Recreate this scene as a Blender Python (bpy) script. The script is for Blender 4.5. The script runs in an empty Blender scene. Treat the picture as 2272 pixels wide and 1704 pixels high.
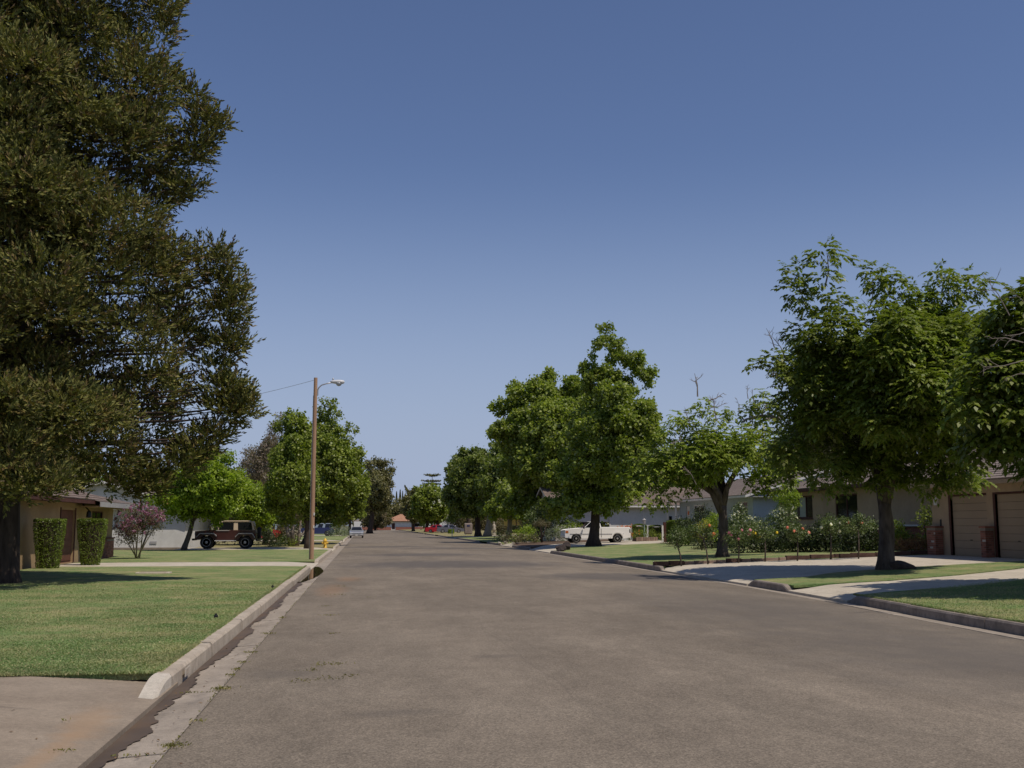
import bpy, bmesh, math, random
import numpy as np
from mathutils import Vector, Matrix
R = math.radians
rnd = random.Random(7)
S = bpy.context.scene
col = S.collection

# ---------------------------------------------------------------- camera, sky, sun, exposure
F = 2400.0
TH = math.atan(313 / F)
PS = math.atan(330 * math.cos(TH) / F)
CAM = Vector((0, 0, 1.6))
cd = bpy.data.cameras.new('camera'); cam = bpy.data.objects.new('camera', cd); col.objects.link(cam)
cam.location = CAM; cam.rotation_euler = (math.pi / 2 + TH, 0, -PS)
cd.sensor_width = 36; cd.lens = F / 2272 * 36; cd.clip_end = 5000; cd.clip_start = .1
S.camera = cam
SUNV = Vector((.40, -.38, 1)).normalized()           # towards the sun
SUN_EL = math.asin(SUNV.z); SUN_AZ = math.atan2(SUNV.x, SUNV.y)
w = bpy.data.worlds.new('World'); S.world = w; w.use_nodes = True
nt = w.node_tree; nt.nodes.clear()
wo = nt.nodes.new('ShaderNodeOutputWorld'); bg = nt.nodes.new('ShaderNodeBackground')
sk = nt.nodes.new('ShaderNodeTexSky'); sk.sky_type = 'NISHITA'; sk.sun_disc = False
sk.sun_elevation = SUN_EL; sk.sun_rotation = SUN_AZ
sk.air_density = 1.0; sk.dust_density = .3; sk.ozone_density = 3.0; sk.altitude = 100
# the day's pale blue haze low in the sky, the same all round
tc = nt.nodes.new('ShaderNodeTexCoord'); sx = nt.nodes.new('ShaderNodeSeparateXYZ'); nt.links.new(tc.outputs['Generated'], sx.inputs[0])
mr = nt.nodes.new('ShaderNodeMapRange'); mr.inputs[1].default_value = -.02; mr.inputs[2].default_value = .34; mr.inputs[3].default_value = 1; mr.inputs[4].default_value = 0; mr.interpolation_type = 'SMOOTHSTEP'
nt.links.new(sx.outputs[2], mr.inputs[0])
vm = nt.nodes.new('ShaderNodeVectorMath'); vm.operation = 'MULTIPLY'; vm.inputs[1].default_value = (.80, .765, .87); nt.links.new(sk.outputs[0], vm.inputs[0])
mx = nt.nodes.new('ShaderNodeMix'); mx.data_type = 'RGBA'; nt.links.new(mr.outputs[0], mx.inputs[0]); nt.links.new(vm.outputs[0], mx.inputs[6]); mx.inputs[7].default_value = (3.5, 4.2, 5.8, 1)
nt.links.new(mx.outputs[2], bg.inputs[0]); nt.links.new(bg.outputs[0], wo.inputs[0])
bg.inputs[1].default_value = .10
sd = bpy.data.lights.new('sun', 'SUN'); sun = bpy.data.objects.new('sun', sd); col.objects.link(sun)
sd.energy = 3.6; sd.angle = R(.5); sd.color = (1, .90, .77)
sun.rotation_euler = SUNV.to_track_quat('Z', 'Y').to_euler(); sun.location = (0, 0, 60)
S.view_settings.view_transform = 'Standard'; S.view_settings.look = 'None'
S.view_settings.exposure = 0.0; S.view_settings.gamma = 1
S.render.engine = 'CYCLES'
S.cycles.max_bounces = 6; S.cycles.diffuse_bounces = 3; S.cycles.glossy_bounces = 2; S.cycles.transmission_bounces = 3; S.cycles.transparent_max_bounces = 4
S.cycles.caustics_reflective = False; S.cycles.caustics_refractive = False

# ---------------------------------------------------------------- pixel -> place helpers (survey of the photograph)
FW = Vector((math.sin(PS) * math.cos(TH), math.cos(PS) * math.cos(TH), math.sin(TH)))
RT = Vector((math.cos(PS), -math.sin(PS), 0))
UP = Vector((-math.sin(PS) * math.sin(TH), -math.cos(PS) * math.sin(TH), math.cos(TH)))
def ray(px, py): return FW + RT * ((px - 1136) / F) - UP * ((py - 852) / F)
def G(px, py, z=0):
    d = ray(px, py); return CAM + d * ((z - 1.6) / d.z)
def P(px, py, Y):
    d = ray(px, py); return CAM + d * (Y / d.y)
def kr(Y):
    return float(np.interp(Y, [0, 15.2, 23, 30, 70, 400], [9.0, 9.68, 10.2, 10.36, 10.8, 10.9]))
KL = -1.83
def zr(x, y=30):                                      # the right-hand front gardens rise towards the houses
    k = kr(y)
    if x < k: return .135
    return .135 + .033 * min(x - k, 13.8)
def zl(x, y=30): return .125

# ---------------------------------------------------------------- materials
def nod(m, t, **kw):
    n = m.node_tree.nodes.new(t)
    for k, v in kw.items(): setattr(n, k, v)
    return n
def mat(name, c1, c2=None, scale=3., c3=None, s3=40., m3=.5, rough=.85, bump=0., bscale=60., spec=.3, metal=0., stretch=(1, 1, 1), rand=0., coat=0., lo=.35, hi=.65):
    m = bpy.data.materials.new(name); m.use_nodes = True; nt = m.node_tree; N = nt.nodes; L = nt.links
    b = N['Principled BSDF']; b.inputs['Roughness'].default_value = rough; b.inputs['Specular IOR Level'].default_value = spec; b.inputs['Metallic'].default_value = metal
    if coat: b.inputs['Coat Weight'].default_value = coat; b.inputs['Coat Roughness'].default_value = .05
    tc = nod(m, 'ShaderNodeTexCoord'); mp = nod(m, 'ShaderNodeMapping'); mp.inputs['Scale'].default_value = stretch
    L.new(tc.outputs['Object'], mp.inputs[0])
    out = None
    if c2:
        n = nod(m, 'ShaderNodeTexNoise'); n.inputs['Scale'].default_value = scale; n.inputs['Detail'].default_value = 5; L.new(mp.outputs[0], n.inputs[0])
        r = nod(m, 'ShaderNodeValToRGB'); r.color_ramp.elements[0].position = lo; r.color_ramp.elements[1].position = hi
        r.color_ramp.elements[0].color = (*c1, 1); r.color_ramp.elements[1].color = (*c2, 1); L.new(n.outputs[0], r.inputs[0]); out = r.outputs[0]
    else:
        rg = nod(m, 'ShaderNodeRGB'); rg.outputs[0].default_value = (*c1, 1); out = rg.outputs[0]
    if c3:
        n = nod(m, 'ShaderNodeTexNoise'); n.inputs['Scale'].default_value = s3; n.inputs['Detail'].default_value = 4; L.new(mp.outputs[0], n.inputs[0])
        r = nod(m, 'ShaderNodeMapRange'); r.inputs[1].default_value = .5; r.inputs[2].default_value = .75; r.inputs[4].default_value = m3; L.new(n.outputs[0], r.inputs[0])
        mx = nod(m, 'ShaderNodeMix', data_type='RGBA'); L.new(r.outputs[0], mx.inputs[0]); L.new(out, mx.inputs[6]); mx.inputs[7].default_value = (*c3, 1); out = mx.outputs[2]
    if rand:
        oi = nod(m, 'ShaderNodeObjectInfo'); r = nod(m, 'ShaderNodeMapRange'); r.inputs[3].default_value = 1 - rand; r.inputs[4].default_value = 1 + rand; L.new(oi.outputs['Random'], r.inputs[0])
        mx = nod(m, 'ShaderNodeVectorMath', operation='SCALE'); L.new(out, mx.inputs[0]); L.new(r.outputs[0], mx.inputs['Scale']); out = mx.outputs[0]
    L.new(out, b.inputs['Base Color'])
    if bump:
        n = nod(m, 'ShaderNodeTexNoise'); n.inputs['Scale'].default_value = bscale; n.inputs['Detail'].default_value = 6; L.new(mp.outputs[0], n.inputs[0])
        bp = nod(m, 'ShaderNodeBump'); bp.inputs['Strength'].default_value = 1; bp.inputs['Distance'].default_value = bump; L.new(n.outputs[0], bp.inputs['Height']); L.new(bp.outputs[0], b.inputs['Normal'])
    return m
NOSCALE = ('rose_leaf', 'dark_hedge_leaf', 'grass_blade', 'yellow_leaf', 'sage_leaf', 'reddish_grass_leaf', 'grey_brown_leaf', 'olive_leaf')
def leafmat(name, ca, cb, cc=None, pc=.12, trans=.3, rough=.45, spec=.35):
    """leaves: the colour differs from leaf to leaf; thin leaves let light through"""
    if name not in NOSCALE and 'petal' not in name and 'blossom' not in name: ca, cb = [(c[0] * 2.35, c[1] * 1.98, c[2] * 1.2) for c in (ca, cb)]; cc = cc and tuple(x * 1.15 for x in cc)
    m = bpy.data.materials.new(name); m.use_nodes = True; nt = m.node_tree; L = nt.links
    b = nt.nodes['Principled BSDF']; out = nt.nodes['Material Output']
    g = nod(m, 'ShaderNodeNewGeometry'); r = nod(m, 'ShaderNodeValToRGB'); L.new(g.outputs['Random Per Island'], r.inputs[0])
    e = r.color_ramp.elements; e[0].position = 0; e[0].color = (*ca, 1); e[1].position = 1 - pc; e[1].color = (*cb, 1)
    if cc: k = e.new(1 - pc * .5); k.color = (*cc, 1)
    tc = nod(m, 'ShaderNodeTexCoord'); n = nod(m, 'ShaderNodeTexNoise'); n.inputs['Scale'].default_value = .7; n.inputs['Detail'].default_value = 3; L.new(tc.outputs['Object'], n.inputs[0])
    mr = nod(m, 'ShaderNodeMapRange'); mr.inputs[1].default_value = .3; mr.inputs[2].default_value = .7; mr.inputs[3].default_value = .75; mr.inputs[4].default_value = 1.25; L.new(n.outputs[0], mr.inputs[0])
    vm = nod(m, 'ShaderNodeVectorMath', operation='SCALE'); L.new(r.outputs[0], vm.inputs[0]); L.new(mr.outputs[0], vm.inputs['Scale'])
    L.new(vm.outputs[0], b.inputs['Base Color']); b.inputs['Roughness'].default_value = rough; b.inputs['Specular IOR Level'].default_value = spec
    t = nod(m, 'ShaderNodeBsdfTranslucent'); vt = nod(m, 'ShaderNodeVectorMath', operation='MULTIPLY'); L.new(vm.outputs[0], vt.inputs[0]); vt.inputs[1].default_value = (1.5, 1.7, .7); L.new(vt.outputs[0], t.inputs[0])
    mx = nod(m, 'ShaderNodeMixShader'); mx.inputs[0].default_value = trans; L.new(b.outputs[0], mx.inputs[1]); L.new(t.outputs[0], mx.inputs[2]); L.new(mx.outputs[0], out.inputs[0])
    return m
M = {}
def patches(m, spots, colr, fac, edge=.55, nz=1.6):
    """worn, stained or sealed patches with outlines of their own; spots are (x, y, rx, ry, turn)"""
    nt = m.node_tree; L = nt.links; b = nt.nodes['Principled BSDF']; cur = b.inputs['Base Color'].links[0].from_socket; tc = nod(m, 'ShaderNodeTexCoord')
    for sp in spots:
        cx, cy, rx, ry = sp[:4]; a = sp[4] if len(sp) > 4 else 0
        m1 = nod(m, 'ShaderNodeMapping'); m1.inputs['Location'].default_value = (-cx, -cy, 0); L.new(tc.outputs['Object'], m1.inputs[0])
        mp = nod(m, 'ShaderNodeMapping', vector_type='TEXTURE'); mp.inputs['Rotation'].default_value = (0, 0, a); mp.inputs['Scale'].default_value = (rx, ry, 1e6); L.new(m1.outputs[0], mp.inputs[0])
        ln = nod(m, 'ShaderNodeVectorMath', operation='LENGTH'); L.new(mp.outputs[0], ln.inputs[0])
        n = nod(m, 'ShaderNodeTexNoise'); n.inputs['Scale'].default_value = nz; n.inputs['Detail'].default_value = 6; L.new(tc.outputs['Object'], n.inputs[0])
        ad = nod(m, 'ShaderNodeMath', operation='ADD'); L.new(ln.outputs['Value'], ad.inputs[0]); L.new(n.outputs[0], ad.inputs[1])
        r = nod(m, 'ShaderNodeMapRange'); r.inputs[1].default_value = 1.5; r.inputs[2].default_value = 1.5 - edge; r.inputs[4].default_value = fac; L.new(ad.outputs[0], r.inputs[0])
        mx = nod(m, 'ShaderNodeMix', data_type='RGBA'); L.new(r.outputs[0], mx.inputs[0]); L.new(cur, mx.inputs[6]); mx.inputs[7].default_value = (*colr, 1); cur = mx.outputs[2]
    L.new(cur, b.inputs['Base Color']); return m
def asphalt():
    m = mat('asphalt', (.172, .143, .110), (.200, .168, .130), .6, rough=.92, spec=.25, bump=.004, bscale=70)
    nt = m.node_tree; L = nt.links; b = nt.nodes['Principled BSDF']; tc = nod(m, 'ShaderNodeTexCoord')
    cur = b.inputs['Base Color'].links[0].from_socket
    def mulnoise(cur, scale, stretch, a, lo, hi, det=4, typ='n'):
        mp = nod(m, 'ShaderNodeMapping'); mp.inputs['Scale'].default_value = stretch; L.new(tc.outputs['Object'], mp.inputs[0])
        if typ == 'n': n = nod(m, 'ShaderNodeTexNoise'); n.inputs['Detail'].default_value = det
        else: n = nod(m, 'ShaderNodeTexVoronoi')
        n.inputs['Scale'].default_value = scale; L.new(mp.outputs[0], n.inputs[0])
        r = nod(m, 'ShaderNodeMapRange'); r.inputs[1].default_value = lo; r.inputs[2].default_value = hi; r.inputs[3].default_value = 1 - a; r.inputs[4].default_value = 1 + a
        L.new(n.outputs['Color' if typ == 'v' else 0], r.inputs[0])
        v = nod(m, 'ShaderNodeVectorMath', operation='SCALE'); L.new(cur, v.inputs[0]); L.new(r.outputs[0], v.inputs['Scale']); return v.outputs[0]
    cur = mulnoise(cur, 85, (1, 1, 1), .34, .1, .9, typ='v')
    cur = mulnoise(cur, 28, (1, 1, 1), .14, .3, .7)
    cur = mulnoise(cur, 1.1, (1, .25, 1), .10, .35, .65)
    cur = mulnoise(cur, .25, (.8, .35, 1), .12, .35, .65)
    cur = mulnoise(cur, 5, (1, .5, 1), .07, .35, .65)
    def patch(cur, spots, colr, fac, edge=.55):
        """darker or tinted patches with outlines of their own"""
        for (cx, cy, rx, ry) in spots:
            mp = nod(m, 'ShaderNodeMapping'); mp.inputs['Location'].default_value = (-cx / rx, -cy / ry, 0); mp.inputs['Scale'].default_value = (1 / rx, 1 / ry, 0); L.new(tc.outputs['Object'], mp.inputs[0])
            ln = nod(m, 'ShaderNodeVectorMath', operation='LENGTH'); L.new(mp.outputs[0], ln.inputs[0])
            n = nod(m, 'ShaderNodeTexNoise'); n.inputs['Scale'].default_value = 1.6; n.inputs['Detail'].default_value = 5; L.new(tc.outputs['Object'], n.inputs[0])
            ad = nod(m, 'ShaderNodeMath', operation='ADD'); L.new(ln.outputs['Value'], ad.inputs[0]); L.new(n.outputs[0], ad.inputs[1])
            r = nod(m, 'ShaderNodeMapRange'); r.inputs[1].default_value = 1.5; r.inputs[2].default_value = 1.5 - edge; r.inputs[4].default_value = fac; L.new(ad.outputs[0], r.inputs[0])
            mx = nod(m, 'ShaderNodeMix', data_type='RGBA'); L.new(r.outputs[0], mx.inputs[0]); L.new(cur, mx.inputs[6]); mx.inputs[7].default_value = (*colr, 1); cur = mx.outputs[2]
        return cur
    cur = patch(cur, [(3.6, 44, 5.2, 5.0), (3.0, 58, 3.6, 3.2), (6.5, 74, 5, 2.2), (8, 33, 3.2, 3), (1.5, 80, 4, 3)], (.096, .086, .080), .7, .4)
    cur = patch(cur, [(7.8, 20, 3.4, 9), (7.5, 12, 3.2, 5)], (.118, .104, .090), .7, .9)
    cur = patch(cur, [(-.75, 27.5, .5, 3.2), (-.4, 33, .5, 2)], (.27, .165, .095), .45, .7)
    cur = patch(cur, [(-.9, 12.2, .45, .5), (1.6, 13.2, .35, .22), (.3, 9.5, .5, .25)], (.095, .083, .072), .4, .6)
    # faint lengthwise paving seams, slightly wandering
    for x0 in (1.9, 5.2):
        n = nod(m, 'ShaderNodeTexNoise'); n.inputs['Scale'].default_value = .35; L.new(tc.outputs['Object'], n.inputs[0])
        sx = nod(m, 'ShaderNodeSeparateXYZ'); L.new(tc.outputs['Object'], sx.inputs[0])
        a = nod(m, 'ShaderNodeMath', operation='MULTIPLY_ADD'); L.new(n.outputs[0], a.inputs[0]); a.inputs[1].default_value = .5; L.new(sx.outputs[0], a.inputs[2])
        c = nod(m, 'ShaderNodeMath', operation='COMPARE'); L.new(a.outputs[0], c.inputs[0]); c.inputs[1].default_value = x0 + .25; c.inputs[2].default_value = .012
        r = nod(m, 'ShaderNodeMath', operation='MULTIPLY'); L.new(c.outputs[0], r.inputs[0]); r.inputs[1].default_value = .15
        mx = nod(m, 'ShaderNodeMix', data_type='RGBA'); L.new(r.outputs[0], mx.inputs[0]); L.new(cur, mx.inputs[6]); mx.inputs[7].default_value = (.07, .062, .055, 1); cur = mx.outputs[2]
    L.new(cur, b.inputs['Base Color'])
    return m
M['asphalt'] = asphalt()
def lawnmat(name, ca, cb, dry):
    m = mat(name, ca, cb, .9, dry, 2.2, .55, rough=.95, spec=.1, bump=.035, bscale=45, stretch=(1, .8, 1))
    nt = m.node_tree; L = nt.links; b = nt.nodes['Principled BSDF']; cur = b.inputs['Base Color'].links[0].from_socket
    tc = nod(m, 'ShaderNodeTexCoord')
    for sc, a in ((60, .45), (9, .2), (150, .4)):
        n = nod(m, 'ShaderNodeTexNoise'); n.inputs['Scale'].default_value = sc; n.inputs['Detail'].default_value = 3; L.new(tc.outputs['Object'], n.inputs[0])
        r = nod(m, 'ShaderNodeMapRange'); r.inputs[1].default_value = .3; r.inputs[2].default_value = .7; r.inputs[3].default_value = 1 - a; r.inputs[4].default_value = 1 + a; L.new(n.outputs[0], r.inputs[0])
        v = nod(m, 'ShaderNodeVectorMath', operation='SCALE'); L.new(cur, v.inputs[0]); L.new(r.outputs[0], v.inputs['Scale']); cur = v.outputs[0]
    L.new(cur, b.inputs['Base Color']); return m
M['lawn'] = lawnmat('lawn_turf', (.130, .205, .072), (.185, .240, .090), (.35, .29, .15))
M['lawn_dry'] = lawnmat('lawn_dry_turf', (.20, .19, .085), (.27, .24, .115), (.34, .275, .15))
M['earth'] = mat('earth', (.14, .12, .06), (.10, .115, .045), .3, (.20, .16, .10), 3, .5, rough=1, bump=.02, bscale=20)
M['mulch'] = mat('mulch', (.10, .065, .045), (.16, .11, .075), 6, (.05, .035, .028), 20, .7, rough=1, bump=.03, bscale=30)
M['conc'] = mat('concrete', (.24, .195, .148), (.285, .235, .18), 1.2, (.17, .14, .11), 2.5, .45, rough=.9, bump=.003, bscale=120)
M['conc_pale'] = mat('pale_concrete', (.45, .40, .32), (.52, .465, .375), 1.0, (.30, .265, .22), 3.5, .4, rough=.9, bump=.003, bscale=120)
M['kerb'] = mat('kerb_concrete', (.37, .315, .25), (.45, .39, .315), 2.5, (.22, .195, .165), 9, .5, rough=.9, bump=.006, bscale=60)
M['kerb_shaded'] = mat('shaded_kerb_concrete', (.20, .168, .14), (.29, .245, .205), 3, (.12, .10, .085), 9, .6, rough=.9, bump=.006, bscale=60)  # kerb concrete darkened: shade on the right kerb put into the colour
M['nose'] = mat('lit_nose_worn_paint', (.46, .42, .35), (.52, .47, .40), 3, (.36, .32, .27), 12, .4, rough=.9, bump=.003, bscale=80)  # kerb nose's sunlit brightness put into the colour; also serves the worn paint
M['gutter'] = mat('gutter_concrete', (.27, .23, .185), (.35, .30, .245), 1.6, (.16, .14, .12), 5, .6, rough=.9, bump=.005, bscale=90, stretch=(1, .5, 1))
M['wet'] = mat('wet_silt', (.085, .064, .050), (.12, .088, .064), 2, (.14, .08, .04), 1.2, .5, rough=.62, spec=.3, bump=.001, bscale=40)
M['clay'] = mat('dried_clay', (.33, .22, .13), (.28, .20, .13), 4, (.24, .19, .14), 12, .7, rough=1, bump=.004)
M['wpaint'] = mat('white_paint', (.66, .64, .60), (.72, .70, .66), 2, (.55, .53, .48), 8, .3, rough=.6, bump=.002, bscale=40)
M['wwall'] = mat('white_wall_render', (.62, .61, .58), (.67, .66, .63), .8, (.54, .52, .48), 3, .4, rough=.9, bump=.004, bscale=90)
M['bluewall'] = mat('pale_blue_wall', (.36, .42, .45), (.40, .46, .49), .8, (.33, .38, .40), 3, .4, rough=.9, bump=.004, bscale=90)
M['tanwall'] = mat('tan_stucco', (.34, .235, .125), (.38, .27, .15), .8, (.29, .205, .115), 3, .4, rough=.95, bump=.006, bscale=70)
M['tanwall2'] = mat('tan_stucco_right', (.36, .27, .185), (.41, .31, .215), .8, (.31, .235, .16), 3, .4, rough=.95, bump=.006, bscale=70)
M['garage'] = mat('tan_garage_door', (.31, .235, .165), (.34, .26, .18), 1, (.27, .205, .145), 4, .3, rough=.7)
M['brown'] = mat('brown_trim', (.060, .022, .016), (.085, .032, .024), 3, rough=.7)
M['brown_door'] = mat('brown_door', (.13, .055, .035), (.17, .07, .045), 3, (.08, .035, .025), 9, .5, rough=.6)
M['greytrim'] = mat('grey_fascia', (.34, .33, .33), (.38, .37, .36), 3, rough=.6)
M['yellow_wall'] = mat('yellow_wall', (.55, .42, .13), (.60, .46, .16), 1, rough=.9)
M['brick'] = mat('red_brick', (.20, .075, .050), (.28, .12, .085), 9, (.12, .055, .045), 30, .5, rough=.9, bump=.004, bscale=60, rand=.35)
M['brick_pale'] = mat('whitewashed_brick', (.42, .39, .35), (.48, .44, .40), 9, rough=.9)
M['mortar'] = mat('mortar', (.22, .19, .165), (.27, .235, .20), 8, rough=1)
M['roof_brown'] = mat('brown_shingle', (.155, .115, .095), (.21, .165, .14), 1.5, (.10, .075, .06), 7, .6, rough=.95, bump=.01, bscale=14, stretch=(1, 1, 2))
M['roof_tan'] = mat('grey_tan_shingle', (.205, .165, .145), (.25, .205, .18), 1.5, (.15, .12, .105), 7, .6, rough=.95, bump=.01, bscale=14)
M['roof_red'] = mat('orange_brown_roof', (.36, .19, .12), (.42, .235, .15), 1.5, (.30, .15, .10), 5, .5, rough=.9)
M['glass'] = mat('dark_window_glass', (.012, .013, .015), rough=.06, spec=.5)
M['curtain'] = mat('pale_curtain', (.36, .40, .36), (.30, .33, .30), 14, rough=.9, stretch=(1, 4, .3))
M['dark_in'] = mat('dark_interior', (.012, .010, .009), rough=1)
M['bark'] = mat('grey_brown_bark', (.072, .055, .044), (.13, .105, .088), 6, (.035, .027, .022), 14, .8, rough=1, bump=.025, bscale=18, stretch=(1, 1, .25))
M['bark_dark'] = mat('dark_bark', (.050, .036, .028), (.085, .062, .048), 6, (.025, .018, .015), 14, .8, rough=1, bump=.02, bscale=18, stretch=(1, 1, .25))
M['bark_pale'] = mat('pale_bark', (.21, .17, .14), (.29, .245, .20), 5, (.11, .085, .07), 12, .6, rough=1, bump=.012, bscale=18, stretch=(1, 1, .3))
M['deadwood'] = mat('dead_wood', (.19, .16, .135), (.26, .22, .185), 6, rough=1)
M['polewood'] = mat('weathered_pole_wood', (.33, .20, .125), (.42, .265, .17), 3, (.20, .125, .085), 7, .6, rough=.9, bump=.006, bscale=30, stretch=(4, 4, .15))
M['steel'] = mat('galvanised_steel', (.42, .42, .42), (.50, .50, .50), 4, rough=.45, metal=.6)
M['lampwhite'] = mat('pale_lamp_housing', (.60, .61, .62), rough=.4)
M['lens'] = mat('lamp_lens', (.42, .44, .46), rough=.15)
M['black'] = mat('black_rubber', (.018, .017, .016), (.028, .026, .025), 8, rough=.8)
M['blackm'] = mat('black_metal', (.02, .02, .02), rough=.4)
M['chrome'] = mat('chrome', (.62, .62, .62), rough=.18, metal=1)
M['rim'] = mat('steel_rim', (.36, .35, .34), (.45, .44, .43), 10, rough=.4, metal=.5)
M['white_car'] = mat('white_car_paint', (.84, .82, .78), rough=.3, spec=.5, coat=.4)
M['maroon_car'] = mat('dark_maroon_paint', (.045, .014, .013), (.06, .02, .018), 2, rough=.35, spec=.5, coat=.4)
M['tan_hard'] = mat('tan_hardtop', (.50, .40, .29), rough=.6)
M['silver_car'] = mat('silver_car_paint', (.42, .43, .44), rough=.3, metal=.5, coat=.5)
M['blue_car'] = mat('blue_car_paint', (.045, .055, .16), rough=.3, metal=.3, coat=.5)
M['bluegrey'] = mat('blue_grey_trim', (.24, .29, .36), rough=.4)
M['greycar'] = mat('grey_car_paint', (.17, .17, .21), rough=.3, metal=.4, coat=.5)
M['red_car'] = mat('red_car_paint', (.45, .02, .03), rough=.3, coat=.5)
M['beige_car'] = mat('beige_car_paint', (.42, .34, .25), rough=.35, coat=.4)
M['redlens'] = mat('red_lens', (.35, .02, .015), rough=.2)
M['headlens'] = mat('headlight_glass', (.55, .57, .60), rough=.12)
M['orange_lens'] = mat('amber_lens', (.5, .14, .03), rough=.25)
M['hydrant'] = mat('yellow_hydrant_paint', (.72, .46, .05), (.64, .40, .06), 12, rough=.5)
M['verdigris'] = mat('verdigris_copper', (.25, .36, .32), (.33, .44, .40), 12, rough=.7)
M['lawn_blade'] = leafmat('grass_blade', (.165, .245, .090), (.24, .30, .125), (.44, .38, .22), .18, .25, .6, .2)
M['weed'] = leafmat('weed_blade', (.055, .068, .022), (.09, .095, .04), (.25, .2, .1), .2, .25)
M['f_conifer'] = leafmat('conifer_spray', (.028, .042, .021), (.092, .102, .046), (.13, .10, .055), .10, .12, .7, .2)
M['f_conifer_tip'] = leafmat('conifer_tip_spray', (.050, .048, .024), (.075, .066, .034), (.12, .08, .045), .3, .12, .7, .2)
M['f_walnut'] = leafmat('walnut_leaf', (.050, .084, .020), (.084, .116, .034), (.17, .18, .06), .10, .30)
M['f_walnut2'] = leafmat('dusty_walnut_leaf', (.072, .118, .026), (.108, .152, .042), (.18, .17, .08), .08, .30)
M['f_gum'] = leafmat('sweetgum_leaf', (.066, .108, .026), (.118, .158, .044), (.19, .22, .11), .12, .36)
M['f_gum2'] = leafmat('darker_sweetgum_leaf', (.052, .085, .028), (.088, .120, .046), (.15, .17, .09), .12, .34)
M['f_bright'] = leafmat('bright_green_leaf', (.070, .125, .014), (.125, .185, .030), (.22, .28, .06), .15, .35)
M['f_mid'] = leafmat('mid_green_leaf', (.060, .098, .020), (.100, .138, .034), (.15, .17, .06), .12, .28)
M['f_grey'] = leafmat('grey_brown_leaf', (.14, .12, .085), (.19, .165, .12), (.25, .18, .15), .3, .25)
M['f_far'] = leafmat('far_dark_leaf', (.050, .062, .036), (.085, .092, .055), (.14, .13, .09), .15, .15)
M['f_olive'] = leafmat('olive_leaf', (.11, .10, .045), (.16, .14, .065), (.2, .15, .09), .2, .2)
M['f_dark'] = leafmat('dark_hedge_leaf', (.026, .042, .014), (.055, .075, .022), (.09, .11, .035), .1, .15)
M['f_hedge'] = leafmat('clipped_hedge_leaf', (.040, .075, .012), (.075, .115, .022), (.12, .14, .04), .15, .2)
M['f_rose'] = leafmat('rose_leaf', (.075, .115, .034), (.135, .175, .058), (.24, .27, .16), .14, .25)
M['f_yellow'] = leafmat('yellow_leaf', (.42, .38, .06), (.55, .48, .10), (.3, .3, .06), .2, .3)
M['f_sage'] = leafmat('sage_leaf', (.14, .17, .11), (.20, .23, .15), (.28, .3, .22), .2, .2)
M['f_red'] = leafmat('reddish_grass_leaf', (.22, .11, .06), (.32, .17, .09), (.4, .25, .12), .3, .25)
M['b_pink'] = leafmat('pink_blossom', (.27, .10, .19), (.36, .16, .26), (.45, .26, .36), .2, .3)
M['b_rose_pink'] = leafmat('rose_pink_petal', (.62, .18, .30), (.72, .28, .38), None, .1, .3)
M['b_yellow'] = leafmat('yellow_petal', (.85, .62, .03), (.9, .7, .08), None, .1, .3)
M['b_orange'] = leafmat('orange_petal', (.75, .22, .06), (.8, .3, .12), None, .1, .3)
M['b_white'] = leafmat('white_petal', (.75, .74, .66), (.82, .8, .74), None, .1, .3)
M['b_coral'] = leafmat('coral_petal', (.72, .2, .12), (.78, .3, .2), None, .1, .3)
M['stone_dark'] = mat('dark_rock', (.032, .026, .025), (.06, .046, .042), 5, rough=1, bump=.03, bscale=10)
M['stone_pale'] = mat('pale_rock', (.38, .34, .28), (.46, .42, .35), 5, rough=1, bump=.02, bscale=12)
M['sleeper'] = mat('edging_block', (.075, .042, .034), (.12, .07, .055), 6, (.04, .025, .02), 14, .6, rough=1, bump=.01, bscale=30, rand=.3)
M['edging_pale'] = mat('pale_edging_block', (.24, .165, .13), (.31, .225, .18), 6, rough=1, bump=.01, bscale=30, rand=.2)

def grain(m, spec_):
    """sand grain, blotches and fine mottling of worn concrete"""
    nt = m.node_tree; L = nt.links; b = nt.nodes['Principled BSDF']; cur = b.inputs['Base Color'].links[0].from_socket; tc = nod(m, 'ShaderNodeTexCoord')
    for sc, a in spec_:
        n = nod(m, 'ShaderNodeTexNoise'); n.inputs['Scale'].default_value = sc; n.inputs['Detail'].default_value = 4; n.inputs['Roughness'].default_value = .7; L.new(tc.outputs['Object'], n.inputs[0])
        r = nod(m, 'ShaderNodeMapRange'); r.inputs[1].default_value = .3; r.inputs[2].default_value = .7; r.inputs[3].default_value = 1 - a; r.inputs[4].default_value = 1 + a; L.new(n.outputs[0], r.inputs[0])
        v = nod(m, 'ShaderNodeVectorMath', operation='SCALE'); L.new(cur, v.inputs[0]); L.new(r.outputs[0], v.inputs['Scale']); cur = v.outputs[0]
    L.new(cur, b.inputs['Base Color'])
for k_ in ('conc', 'conc_pale', 'kerb', 'kerb_shaded', 'nose', 'gutter'): grain(M[k_], ((85, .16), (22, .12), (4, .09)))
for k_ in ('tanwall', 'tanwall2', 'wwall', 'bluewall'): grain(M[k_], ((12, .05), (1.2, .07)))
for k_ in ('roof_brown', 'roof_tan'): grain(M[k_], ((9, .22), (2.2, .12)))
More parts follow.
